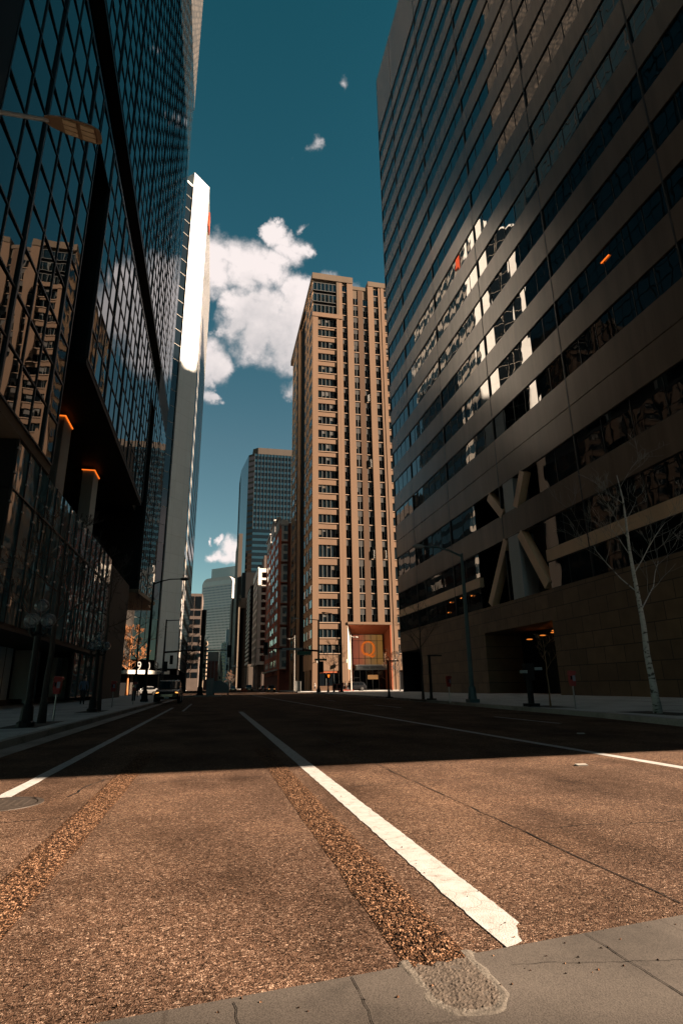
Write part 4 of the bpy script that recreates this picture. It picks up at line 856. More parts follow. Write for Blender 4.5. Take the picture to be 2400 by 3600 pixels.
C_ = thing('curved_top_tower', 'far pale tower with a rounded curving top and rows of small square windows', 'office tower', (13, 480, 0))
c0 = Vector((13.0, 470.0)); a1 = Vector((-.74, .67)).normalized(); a2 = Vector((.67, .74)).normalized(); LW = 33.; DW = 22.
def cp(s, t, z): p = c0+a1*s+a2*t; return (p.x, p.y, z)
prof = [(0, 0), (0, 80)]+[(9-9*math.cos(t), 80+9*math.sin(t)) for t in [math.pi/2*i/8 for i in range(1, 9)]]+[(9, 89), (DW, 89), (DW, 0)]
def cside(s, t, z): return cp(s, t, z)
m = MB(); n_ = len(prof); i0 = 0; kk = m.slot('curve_stone')
prof2 = [(s_, z_) for s_, z_ in [(0, 0), (0, 83)]+[(6-6*math.cos(t), 83+6*math.sin(t)) for t in [math.pi/2*i/6 for i in range(1, 7)]]+[(LW-6+6*math.sin(t), 83+6*math.cos(t)) for t in [math.pi/2*i/6 for i in range(0, 7)]]+[(LW, 0)]]
m.v = [cp(s_, 0, z_) for s_, z_ in prof2]+[cp(s_, DW, z_) for s_, z_ in prof2]; n_ = len(prof2)
m.f = [tuple(range(n_)), tuple(range(2*n_-1, n_-1, -1))]+[(a, (a+1) % n_, n_+(a+1) % n_, n_+a) for a in range(n_)]; m.m = [kk]*len(m.f)
m.build('wall', C_)
rowsw = []
for j in range(34):
    k = MB(); k.closed = False; z = 6+j*2.25
    for i in range(22):
        s_ = .9+i*1.42; k.face((cp(s_, -.06, z), cp(s_+.85, -.06, z), cp(s_+.85, -.06, z+1.25), cp(s_, -.06, z+1.25)), 'blue_glass' if j < 26 else 'pane_pale')
    for i in range(9):
        t_ = 1.2+i*2.2; k.face((cp(-.06, t_, z), cp(-.06, t_+.9, z), cp(-.06, t_+.9, z+1.1), cp(-.06, t_, z+1.1)), 'grey_band')
    rowsw.append(k)
parts('glazing_row', rowsw, C_)
m = MB(); m.closed = True; m.obox(c0+a1*1.5-a2*.12, a1, a2, LW-3, .1, 82.5, 86, 'curve_metal'); m.obox(c0+a1*(-2)+a2*5, a1, a2, 30, 12, 89, 98, 'curve_metal'); m.build('roof_house', C_)

S_ = thing('church_spire', 'pointed pale stone church spire at the far end of the street', 'church spire', (5, 380, 0))
m = MB(); m.box(3.2, 378, 0, 6.8, 381.6, 8.6, 'spire_stone'); m.build('tower', S_)
m = MB(); m.tube([(5, 379.8, 8.6), (5, 379.8, 16), (4.6, 379.8, 25.2)], [1.9, 1.0, .05], 'spire_stone', 8)
for dx, dy in ((-1.5, -1.5), (1.5, -1.5), (-1.5, 1.5), (1.5, 1.5)): m.tube([(5+dx, 379.8+dy, 8.6), (5+dx, 379.8+dy, 12.5)], [.45, .03], 'spire_stone', 6)
m.build('steeple', S_)
for z in (2.5, 6): k = MB(); k.box(4.5, 377.94, z, 5.5, 377.99, z+1.8, 'dark_void'); k.build('louvre', S_)
H_ = thing('slim_glass_block', 'slim pale apartment block with stacked blue windows behind the spire', 'apartment block', (7.6, 400, 0))
m = MB(); m.box(5.4, 400, 0, 9.0, 420, 30, 'slim_white'); m.box(8.2, 402, 30, 11.8, 420, 39, 'slim_white'); m.box(9.01, 399, 0, 12.2, 420, 29.9, 'slim_white'); m.build('wall', H_)
parts('window', [(lambda k, z: (k.box(5.7, 399.9, z, 8.4, 399.99, z+1.5, 'blue_glass'), k.box(9.6, 398.9, z, 11.6, 398.99, z+1.4, 'dark_glass'), k)[2])(MB(), 2+z*2.2) for z in range(13)], H_)
A_ = thing('round_balcony_tower', 'narrow tan building with stacked rounded balconies behind the dark pole', 'apartment building', (-4.4, 300, 0))
m = MB(); m.box(-7.5, 301, 0, -4.0, 312, 23.5, 'tan_balcony'); m.ball((-4.0, 301, 22.3), 1.5, 'tan_balcony', 14, 8); m.build('wall', A_)
parts('balcony', [(lambda k, z: (k.tube([(-3.9, 301, z), (-3.9, 301, z+1.15)], 1.35, 'tan_balcony', 14), k.tube([(-3.9, 301, z+1.151), (-3.9, 301, z+1.95)], 1.05, 'dark_glass', 14), k)[2])(MB(), 5+z*1.97) for z in range(8)], A_)
V_ = thing('low_brick_block', 'low dark red brick block far down the street left of the spire', 'building', (0, 330, 0))
m = MB(); m.box(-5, 331, 0, 3.2, 345, 15, 'brick_far'); m.box(-5, 330.7, 15, 3.4, 345, 20, 'grey_band'); m.build('wall', V_)
parts('pilaster', [(lambda k, x: (k.box(x, 330.6, 0, x+.3, 330.99, 15, 'grey_band'), k)[1])(MB(), x) for x in (-2.6, -.7, 1.2)], V_)
U_ = thing('brown_office_block', 'brown concrete office block with wide dark windows left of the street', 'office building', (-8, 250, 0))
m = MB(); m.box(-16, 250, 0, -5.4, 275, 39.6, 'brown_concrete'); m.build('wall', U_)
ww = []
for j in range(9):
    z = 5+j*3.6 if j < 8 else 33.2
    for a, b in ((-15.6, -11.9), (-11.4, -8.7), (-8.2, -5.8)):
        k = MB(); k.box(a, 249.9, z, b, 249.99, z+(2.2 if j < 8 else 5.2), 'dark_glass'); ww.append(k)
parts('window', ww, U_)
Y_ = thing('slim_black_tower', 'very slim black tower with notched balconies behind the white pier tower', 'apartment tower', (-14, 300, 0))
m = MB(); m.box(-16.5, 300, 0, -14.4, 320, 87.5, 'dark_void'); m.box(-14.39, 300.4, 0, -13.4, 318, 86, 'hotel_glass'); m.build('wall', Y_)
parts('balcony', [(lambda k, z: (k.box(-15.0, 299.4, z, -13.9, 299.99, z+1.0, 'grey_band'), k)[1])(MB(), 36+z*3.2) for z in range(16)], Y_)
# ------------------------------------------------------------------ bare trees
def grow(seed, H, r0, first, spread, lv=4, mat='bark_dark', twig='twig_dark', lean=(0, 0), leaves=None, nleaf=0, thin=.0045, nb=7, up=.35, br=.5):
    g = random.Random(seed); tr = MB(); cr = MB()
    ends = []
    def limb(p, d, ln, r, lev):
        n = 4; pts = [p]; rad = [r]; q = Vector(p); dd = Vector(d)
        for i in range(n):
            dd = (dd+Vector((g.uniform(-.22, .22), g.uniform(-.22, .22), g.uniform(-.06, .16)*1.2))).normalized(); q = q+dd*ln/n; pts.append(q.copy()); rad.append(max(thin, r*(1-.72*(i+1)/n)))
        cr.tube(pts, rad, twig if lev > 1 or mat == twig else mat, 5 if lev < 2 else 4, False)
        if lev >= lv: ends.extend(pts[1:]); return
        k = 4 if lev == 1 else 3
        for j in range(k+(lev == 1)):
            t = g.uniform(.3, 1.); idx = min(n-1, int(t*n)); bp = pts[idx].lerp(pts[idx+1], t*n-idx)
            ax = Vector((g.gauss(0, 1), g.gauss(0, 1), g.gauss(0, .6))).normalized()
            nd = (dd*1.0+ax*.85+Vector((0, 0, up*.5))).normalized()
            limb(bp, nd, ln*g.uniform(.45, .7), max(thin, rad[idx]*.55), lev+1)
    tp = [Vector((0, 0, -.05))]; rr = [r0*1.25]; n = 9
    for i in range(1, n+1):
        t = i/n; tp.append(Vector((lean[0]*t+g.uniform(-.05, .05)*H*.12*(t > .15), lean[1]*t+g.uniform(-.05, .05)*H*.12*(t > .15), H*t))); rr.append(max(thin, r0*(1-.88*t)))
    tr.tube(tp, rr, mat, 9)
    for b in range(nb):
        t = first+(1-first)*(b+.5)/nb*.97; idx = min(n-1, int(t*n)); bp = tp[idx].lerp(tp[idx+1], t*n-idx)
        a = b*2.4+g.uniform(-.4, .4); nd = Vector((math.cos(a)*spread, math.sin(a)*spread, up+g.uniform(0, .35))).normalized()
        limb(bp, nd, H*(1-t*.75)*g.uniform(.34, .5), max(thin, rr[idx]*br), 1)
    if leaves:
        cr.closed = False
        for k in range(nleaf):
            p = g.choice(ends)+Vector((g.gauss(0, .14), g.gauss(0, .14), g.gauss(0, .14))); s = g.uniform(.03, .075)
            a = Vector((g.gauss(0, 1), g.gauss(0, 1), g.gauss(0, 1))).normalized(); b = a.orthogonal().normalized()
            cr.face((p, p+a*s+b*s*.4, p+a*s*2, p+a*s-b*s*.4), leaves)
    cr.closed = False
    return tr, cr
def tree(name, label, cat, loc, seed, *a, group='street trees', **kw):
    t = thing(name, label, cat, loc, rnd.uniform(0, 6), group); rz = t.rotation_euler.z
    tr, cr = grow(seed, *a, **kw); off = Vector(loc)
    for mb in (tr, cr): mb.v = [tuple(Vector(v)+off) for v in mb.v]
    tr.build('trunk', t, smooth=True); cr.build('crown', t); return t
def bed(loc, w, d):
    m = MB(); m.box(loc[0]-w/2, loc[1]-d/2, .1, loc[0]+w/2, loc[1]+d/2, .156, 'soil'); return struct('tree_pit', m)
tree('birch_tree', 'white barked leafless birch on the right sidewalk with long drooping limbs', 'tree', (13.5, 16.1, .15), 14, 7.9, .115, .36, .55, mat='birch_bark', twig='twig_pale', lean=(.15, .1), nb=8, thin=.0035, up=.45, br=.3)
bed((13.6, 16.1), 1.2, 2.6); bed((13.7, 22.6), 1.1, 2.2); bed((-4.95, 18.9), 1.0, 3.2); bed((-5.1, 28.6), 1., 2.6); bed((13.7, 37.6), 1, 2)
tree('sapling', 'thin young leafless sapling in the right sidewalk near the black post', 'tree', (13.84, 22.6, .15), 5, 2.9, .04, .45, .6, lv=3, mat='twig_tan', twig='twig_tan', nb=5)
tree('bare_tree', 'slim dark leafless tree by the stone base left of the tall street lamp', 'tree', (13.72, 37.5, .15), 21, 6.6, .085, .4, .7, lv=4, nb=8)
tree('bare_tree', 'dark leafless tree beside the globe lamp in front of the glass box', 'tree', (-4.9, 19.6, .15), 31, 6.2, .11, .36, .95, lv=5, nb=8)
tree('bare_tree', 'dark leafless tree behind the second globe lamp on the left sidewalk', 'tree', (-5.0, 29.4, .15), 37, 6.8, .1, .36, .9, lv=4, nb=8)
tree('bare_tree', 'leafless tree on the left sidewalk before the black tower column', 'tree', (-6.2, 52, .15), 41, 8.6, .12, .35, .9, lv=4, nb=8)
tree('orange_tree', 'sunlit orange brown leafless tree before the lit number canopy', 'tree', (-13.6, 104.0, .15), 51, 10.5, .22, .25, 1., lv=5, mat='twig_orange', twig='twig_orange', leaves='twig_orange', nleaf=1300, nb=9, thin=.028)
tree('brown_tree', 'dark tree with sparse brown leaves before the brown office block', 'tree', (-5.6, 132, .15), 61, 13.5, .25, .28, .95, lv=5, leaves='leaf_brown', nleaf=1100, nb=9, thin=.022)
tree('brown_tree', 'brown leaved tree further along the left kerb behind the thick dark pole', 'tree', (-6.6, 160, .15), 63, 12, .22, .28, .9, lv=4, leaves='leaf_brown', nleaf=900, nb=9, thin=.025)
tree('bare_tree', 'leafless tree between the signal posts before the hotel shop window', 'tree', (18.7, 91.2, .15), 71, 7.7, .1, .35, .8, lv=4, mat='bark_dark', twig='twig_dark', nb=8, thin=.012)
tree('bare_tree', 'leafless shrubby tree in front of the right pier of the Q portal', 'tree', (33.0, 107, .15), 73, 7.4, .1, .15, .9, lv=4, mat='twig_tan', twig='twig_tan', nb=9, thin=.012)
tree('bare_tree', 'leafless tree arching over the lower edge of the Q portal', 'tree', (29.9, 92.4, .15), 77, 6.4, .09, .3, .9, lv=4, nb=8, thin=.012)
tree('far_tree', 'small dark tree at the street end beside the church spire', 'tree', (7.4, 250, .15), 81, 7, .14, .2, .9, lv=4, leaves='leaf_brown', nleaf=1500, nb=9, thin=.03)

# ------------------------------------------------------------------ globe lamps
def globe_lamp(h=3.45):
    t = thing('globe_lamp', '', 'street lamp', (0, 0, 0), 0, 'globe street lamps'); m = MB()
    m.lathe([(.23, 0), (.23, .12), (.17, .16), (.15, .5), (.11, .58), (.09, .7), (.085, h-1.0), (.12, h-.95), (.08, h-.9), (.07, h-.62)], 'pole_black', n=14); m.build('post', t, smooth=False)
    for k in range(4):
        a = math.pi/4+k*math.pi/2; c = (math.cos(a)*.29, math.sin(a)*.29, h-.62)
        m = MB(); m.tube([(0, 0, h-1.0), (c[0]*.7, c[1]*.7, h-1.02), (c[0], c[1], h-.95), (c[0], c[1], h-.84)], [.035, .03, .03, .06], 'pole_black', 8); m.build('arm', t)
        m = MB(); m.ball(c, .2, 'globe_glass', 20, 12); m.build('globe', t, smooth=True)
    m = MB(); m.ball((0, 0, h-.2), .2, 'globe_glass', 20, 12); m.build('globe', t, smooth=True)
    return t
g0 = globe_lamp(); g1, g2 = copy_tree(g0), copy_tree(g0)
place(g0, (-4.85, 17.85, .15), .3, 'black post with a cluster of clear globes, nearest on the left sidewalk')
place(g1, (-5.07, 28.3, .15), .9, 'black globe cluster lamp second along the left sidewalk, before the glass box edge')
place(g2, (-6.4, 79, .15), .5, 'small far globe cluster lamp beside the black car')
# ------------------------------------------------------------------ cobra street lamps
def cobra(name, label, base, h, arm, r=.1, mat='pole_green', rise=.55, head='lamp_grey', white=False, basebox=True):
    t = thing(name, label, 'street lamp', base); b = Vector(base); m = MB()
    if basebox: m.prism([(b.x+dx*.27, b.y+dy*.27) for dx, dy in ((-1, -1), (1, -1), (1, 1), (-1, 1))], b.z, b.z+.18, mat); m.lathe([(.25, .18), (.2, .75), (.13, .85)], mat, base, 8)
    m.lathe([(r*1.25, .2), (r, h*.6), (r*.75, h)], mat, base, 12); m.build('pole', t, smooth=False)
    a = Vector((arm[0], arm[1], 0)); top = b+Vector((0, 0, h-.15))
    pts = [top, top+a*.3+Vector((0, 0, rise*.55)), top+a*.62+Vector((0, 0, rise*.92)), top+a+Vector((0, 0, rise))]
    m = MB(); m.tube(pts, [r*.6, r*.5, r*.45, r*.4], mat, 8); m.build('arm', t)
    e = pts[-1]; u = a.normalized(); m = MB()
    for i, (s, ww_, hh) in enumerate(((0, .05, .05), (.12, .13, .08), (.45, .15, .09), (.62, .06, .05))): pass
    m.tube([e, e+u*.15, e+u*.45, e+u*.66], [.05, .12, .13, .05], head, 8); m.build('lamp_head', t); return t
cobra('street_lamp', 'tall blue grey street lamp arching over the right lanes', (13.54, 29.5, .15), 8.05, (-2.15, .2), .11)
cobra('street_lamp', 'dark thin street lamp on the left kerb with its arm reaching right', (-4.88, 47.4, .15), 9.1, (2.0, 0), .1, 'pole_black', .45, 'pole_black')
cobra('street_lamp', 'black curved arm lamp pole before the hotel pier', (19.7, 90, .15), 10.9, (-2.4, .2), .15, 'pole_black', 1.4, 'pole_black')
cobra('street_lamp', 'sunlit white lamp post at the tan tower corner', (15.4, 112.5, 0), 10.6, (-.8, 0), .11, 'pole_white', -.5, 'pole_white', basebox=False)
cobra('street_lamp', 'sunlit white lamp post standing inside the Q portal edge', (26.05, 110.5, 0), 10.6, (.9, 0), .12, 'pole_white', -.3, 'pole_white', basebox=False)
cobra('street_lamp', 'pale lit lamp post behind the left signal mast', (-8.0, 121, .15), 13.5, (-.9, 0), .14, 'pole_white', .5, 'pole_white', basebox=False)
cobra('street_lamp', 'thin pale lamp post beside the white grid building', (12.4, 178, 0), 12, (.9, 0), .11, 'pole_white', .4, 'pole_steel', basebox=False)
# near LED lamp at top left, its post outside the picture
t = thing('led_street_lamp', 'large flat street lamp head hanging in at the upper left', 'street lamp', (-7.4, 9.2, .15))
m = MB(); m.lathe([(.2, 0), (.2, .2), (.12, .3), (.09, 11.0)], 'pole_green', (-7.4, 9.2, .15), 12); m.build('pole', t)
hp, ht = Vector((-3.64, 9.2, 11.53)), Vector((-2.60, 9.2, 11.33))
m = MB(); m.tube([(-7.4, 9.2, 11.0), (-6.4, 9.2, 11.38), (-5.2, 9.2, 11.5), hp+Vector((.08, 0, 0))], [.07, .055, .045, .042], 'lamp_grey', 10); m.build('arm', t)
m = MB(); n_ = 14; k1 = m.slot('lamp_grey'); secs = [(0, .07, .05), (.08, .12, .08), (.3, .17, .12), (.6, .2, .11), (.85, .2, .08), (.97, .16, .05), (1, .1, .02)]
u = (ht-hp); ul = u.normalized(); wv = Vector((0, 1, 0)); nv = ul.cross(wv); nv = nv if nv.z > 0 else -nv
ring = []
for s, hw, hh in secs:
    c = hp+u*s; ring.append([c+wv*hw*math.cos(math.pi*i/8)+nv*hh*math.sin(math.pi*i/8) for i in range(9)])
for a, b in zip(ring, ring[1:]):
    for i in range(8): m.face((a[i], a[i+1], b[i+1], b[i]), 'lamp_grey')
    m.face((a[0], b[0], b[8], a[8]), 'lamp_under')
m.face(ring[0], 'lamp_grey'); m.face(ring[-1], 'lamp_grey'); hd = m.build('lamp_head', t)
for s in (.46, .77):
    for j in (-1, 0, 1):
        m = MB(); c = hp+u*s+wv*j*.105-nv*.012
        p = [c+ul*a*.125+wv*b*.045 for a, b in ((-1, -1), (1, -1), (1, 1), (-1, 1))]; m.hexa([x-nv*.015 for x in p]+[x+nv*.01 for x in p], 'led_tile')
        m.build('led_module', hd)

# ------------------------------------------------------------------ traffic signals and signs
def signal_head(c, parent, face=-1, mat='pole_black', s=1., lit=None):
    m = MB(); x, y, z = c; m.box(x-.34*s, y-.12, z-.95*s, x+.34*s, y+.02, z+.95*s, mat)
    for k in range(3): m.tube([(x, y-.13, z+(.55-.55*k)*s), (x, y-.32, z+(.55-.55*k)*s)], [.17*s, .17*s], mat, 10)
    return m.build('signal_head', parent)
t = thing('signal_mast', 'black signal mast at the left corner with long arm and hanging signal', 'traffic signal', (-7.4, 95, .15))
m = MB(); m.lathe([(.28, 0), (.28, .3), (.17, .45), (.14, 7), (.11, 11.35)], 'pole_black', (-7.4, 95, .15), 12); m.build('pole', t)
m = MB(); m.tube([(-7.35, 95, 6.45), (-4, 95, 6.72), (2.4, 95, 6.8)], [.15, .13, .08], 'pole_black', 8); m.build('mast_arm', t)
m = MB(); m.tube([(-7.4, 95, 11.35), (-5.5, 95, 11.45), (-3.6, 95, 11.5)], [.07, .06, .05], 'pole_black', 8); m.box(-3.7, 94.85, 11.38, -3.0, 95.15, 11.5, 'pole_black'); m.build('lamp_arm', t)
signal_head((2.55, 95, 6.6), t); signal_head((-7.0, 94.6, 4.3), t, s=.8); signal_head((-6.2, 94.5, 5.3), t, s=.7)
for z in (7.1, 6.0): k = MB(); k.box(-2.5, 94.8, z-.28, -1.3, 94.9, z+.28, 'sign_back'); k.build('sign_plate', t)
t = thing('signal_mast', 'black signal mast at the right corner with arm over the far lanes', 'traffic signal', (16.1, 90, .15))
m = MB(); m.lathe([(.34, 0), (.34, .1), (.28, .5), (.19, .8), (.16, 6.3), (.14, 11.0)], 'pole_black', (16.1, 90, .15), 12); m.build('pole', t)
m = MB(); m.tube([(16.1, 90, 6.35), (12.6, 90, 6.6), (7.9, 90, 6.75)], [.15, .13, .08], 'pole_black', 8); m.build('mast_arm', t)
m = MB(); m.tube([(16.1, 90, 11.1), (14.4, 90, 11.25), (12.9, 90, 11.35)], [.06, .055, .045], 'pole_black', 8); m.box(12.0, 89.85, 11.3, 13.0, 90.15, 11.42, 'pole_steel'); m.build('lamp_arm', t)
signal_head((7.9, 90, 6.7), t); signal_head((16.45, 89.4, 3.9), t, s=.9)
k = MB(); k.box(12.7, 89.75, 5.75, 14.9, 89.85, 6.3, 'sign_green'); k.build('street_name_sign', t)
k = MB(); k.box(15.4, 89.5, 4.85, 17.3, 89.6, 5.15, 'sign_green'); k.build('street_name_sign', t)
k = MB(); k.box(10.4, 89.75, 6.45, 13.5, 89.85, 6.8, 'sign_back'); k.build('sign_plate', t)
t = thing('steel_column', 'thick dark steel pole standing on the traffic island', 'pole', (-1.4, 80, .15))
m = MB(); m.lathe([(.5, 0), (.5, .12), (.36, .2), (.34, 1.0), (.26, 1.05), (.25, 7.6), (.33, 7.7), (.33, 11.0), (.28, 11.05)], 'pole_black', (-1.4, 80, .15), 14); m.build('pole', t)
m = MB(); m.box(-1.66, 79.6, 3.6, -.9, 79.75, 4.1, 'pole_black'); m.build('control_box', t)
t = thing('far_signal', 'distant thin signal mast with white sign across the next junction', 'traffic signal', (12.2, 205, 0))
m = MB(); m.tube([(12.2, 205, 0), (12.2, 205, 8)], [.14, .1], 'pole_black', 8); m.build('pole', t)
m = MB(); m.tube([(12.2, 205, 7.6), (5, 205, 7.7)], [.09, .06], 'pole_black', 6); m.build('mast_arm', t)
k = MB(); k.box(6.6, 204.8, 7.7, 8.2, 204.9, 8.4, 'sign_white'); k.build('sign_plate', t); signal_head((5, 205, 7.6), t, s=.9)
t = thing('pedestrian_signal', 'dark pedestrian signal post glowing an orange hand', 'pedestrian signal', (17.4, 89, .15))
m = MB(); m.tube([(17.4, 89, .15), (17.4, 89, .8), (17.4, 89, 2.25)], [.22, .1, .09], 'pole_black', 8); m.build('post', t)
m = MB(); m.box(17.1, 88.8, 2.2, 17.75, 89.1, 2.85, 'pole_black'); m.build('housing', t)
k = MB(); k.box(17.35, 88.78, 2.32, 17.52, 88.795, 2.7, 'hand_orange')
for q in range(4): k.box(17.27+q*.09, 88.77, 2.5, 17.32+q*.09, 88.79, 2.76, 'hand_orange')
k.build('lit_hand', t)
# dark posts on the right walk
def ell_post(loc, label, h=2.78):
    t = thing('ell_post', label, 'post', loc, 0, 'black angle-topped posts'); b = Vector(loc); m = MB(); m.box(b.x-.24, b.y-.24, b.z, b.x+.24, b.y+.24, b.z+.1, 'pole_black'); m.lathe([(.12, .1), (.09, .3), (.085, h)], 'pole_black', loc, 10); m.build('post', t)
    m = MB(); m.box(b.x-.1, b.y-.08, b.z+h-.08, b.x+.85, b.y+.08, b.z+h+.02, 'pole_black'); m.build('arm', t); return t
ell_post((13.75, 36.1, .15), 'black angle-topped post before the stone base, beside the slim bare tree'); ell_post((13.35, 44.0, .15), 'black angle-topped post nearest the Q portal')
t = thing('pay_station', 'squat black pay post with two pale label strips on the right sidewalk', 'pay station', (13.2, 23, .15))
m = MB(); m.box(12.95, 22.75, .15, 13.45, 23.25, .28, 'pole_black'); m.lathe([(.13, .13), (.11, 1.3)], 'pole_black', (13.2, 23, .15), 10); m.box(13.02, 22.85, 1.2, 13.4, 23.15, 1.9, 'pole_black'); m.build('post', t)
for x, z in ((12.72, 1.5), (13.42, 1.62)): k = MB(); k.box(x, 22.8, z, x+.34, 22.84, z+.12, 'sign_back'); k.build('label_strip', t)
# parking meters
def meter():
    t = thing('parking_meter', '', 'parking meter', (0, 0, 0), 0, 'red parking meters'); m = MB(); m.lathe([(.05, 0), (.028, .04), (.028, .85)], 'pole_steel', n=10); m.build('post', t)
    m = MB(); m.prism([(-.09, .82), (.09, .82), (.12, 1.0), (.12, 1.22), (.07, 1.34), (-.07, 1.34), (-.12, 1.22), (-.12, 1.0)], -.07, .07, 'meter_red', 'y'); m.prism([(-.13, 1.235), (.17, 1.27), (.13, 1.36), (-.1, 1.38)], -.09, .09, 'meter_red', 'y'); m.build('housing', t)
    m = MB(); m.box(.0, -.076, 1.0, .1, -.071, 1.2, 'meter_label'); m.box(-.08, -.076, 1.05, -.02, -.071, 1.18, 'car_glass'); m.build('label_plate', t); return t
mt0 = meter(); spots = [((-4.9, 21, .15), 'red topped parking meter on the left sidewalk, beside the nearest dark tree'), ((-5.2, 34.5, .15), 'red parking meter on the left sidewalk, beyond the second globe lamp'), ((13.2, 19.9, .15), 'red parking meter on the right sidewalk, between birch and sapling'), ((12.62, 30.4, .15), 'dark red parking meter left of the tall blue grey lamp'), ((17.9, 81, .15), 'parking meter standing before the Q tower corner pier'), ((-4.8, 40.2, .15), 'red parking meter nearest the dark thin street lamp'), ((17.0, 86.8, .15), 'parking meter beside the pedestrian signal and newspaper boxes')]
for i, (p, lb) in enumerate(spots): place(mt0 if i == 0 else copy_tree(mt0), p, rnd.uniform(-.3, .3), lb, 'red parking meters')
# boxes
t = thing('utility_cabinet', 'grey green utility cabinet on the island by the thick pole', 'utility cabinet', (.35, 80.3, .15))
m = MB(); m.box(-.6, 79.7, .15, .3, 80.9, 2.2, 'cabinet_grey'); m.box(-.65, 79.65, 2.2, .35, 80.95, 2.28, 'cabinet_grey'); m.build('cabinet', t); m = MB(); m.box(-.5, 79.66, .35, -.17, 79.695, 2.1, 'box_grey'); m.box(-.13, 79.66, .35, .2, 79.695, 2.1, 'box_grey'); m.build('door', t)
t = thing('utility_cabinet', 'tall pale grey box at the foot of the white lamp post', 'utility cabinet', (16.3, 113.6, .15))
m = MB(); m.box(15.75, 113.3, .1, 16.85, 114.1, 2.0, 'box_grey'); m.box(15.7, 113.25, 2.0, 16.9, 114.15, 2.08, 'box_grey'); m.build('cabinet', t); m = MB(); m.box(15.85, 113.26, .25, 16.75, 113.295, 1.9, 'box_grey'); m.build('door', t)
t = thing('covered_trailer', 'rounded grey covered box beyond the island cabinet', 'trailer', (1.4, 88, 0))
m = MB(); m.prism([(.3, .35), (2.5, .35), (2.6, 1.0), (2.0, 1.75), (1.2, 2.05), (.4, 2.0)], 87, 90, 'cabinet_grey', 'y'); m.build('cover', t); m = MB(); m.tube([(.28, 88.5, .33), (.5, 88.5, .33)], .33, 'tyre', 12); m.build('wheel', t); m = MB(); m.tube([(2.35, 88.5, .33), (2.55, 88.5, .33)], .33, 'tyre', 12); m.build('wheel', t)
for x, y, lb in ((18.3, 88.6, 'dark red newspaper box left in the pair by the hotel'), (19.0, 88.7, 'dark red newspaper box nearer the curved arm lamp')):
    t = thing('newspaper_box', lb, 'newspaper box', (x, y, .15), 0, 'newspaper boxes'); m = MB(); m.box(x-.28, y-.22, .45, x+.28, y+.22, 1.3, 'news_red'); m.prism([(x-.28, 1.3), (x+.28, 1.3), (x+.24, 1.42), (x-.24, 1.42)], y-.22, y+.22, 'news_red', 'y'); m.build('housing', t)
    m = MB(); m.box(x-.2, y-.235, .8, x+.2, y-.221, 1.2, 'car_glass'); m.build('door', t); m = MB(); m.box(x-.06, y-.06, .15, x+.06, y+.06, .45, 'pole_black'); m.build('leg', t)
t = thing('red_kerb_barrier', 'low orange red kerb barrier at the portal foot', 'barrier', (25.4, 112, .1)); m = MB(); m.prism([(23.8, .15), (26.8, .15), (26.7, .34), (23.9, .34)], 111.4, 111.8, 'kerb_red', 'y'); m.build('rail', t)
t = thing('hydrant', 'orange and white fire hydrant before the portal', 'fire hydrant', (24.4, 111, .15)); m = MB(); m.lathe([(.2, 0), (.2, .08), (.15, .1), (.15, .55), (.19, .6), (.16, .78), (.05, .9)], 'kerb_red', (24.4, 111, .15), 12); m.build('barrel', t); m = MB(); m.tube([(24.1, 111, .62), (24.7, 111, .62)], .08, 'shirt_white', 10); m.build('nozzle', t)
t = thing('construction_barrier', 'orange construction barrier on the far road', 'barrier', (8.5, 160, 0)); m = MB(); m.prism([(7.6, 0), (9.5, 0), (9.3, .75), (7.8, .75)], 159.8, 160.2, 'barrier_orange', 'y'); m.build('block', t)

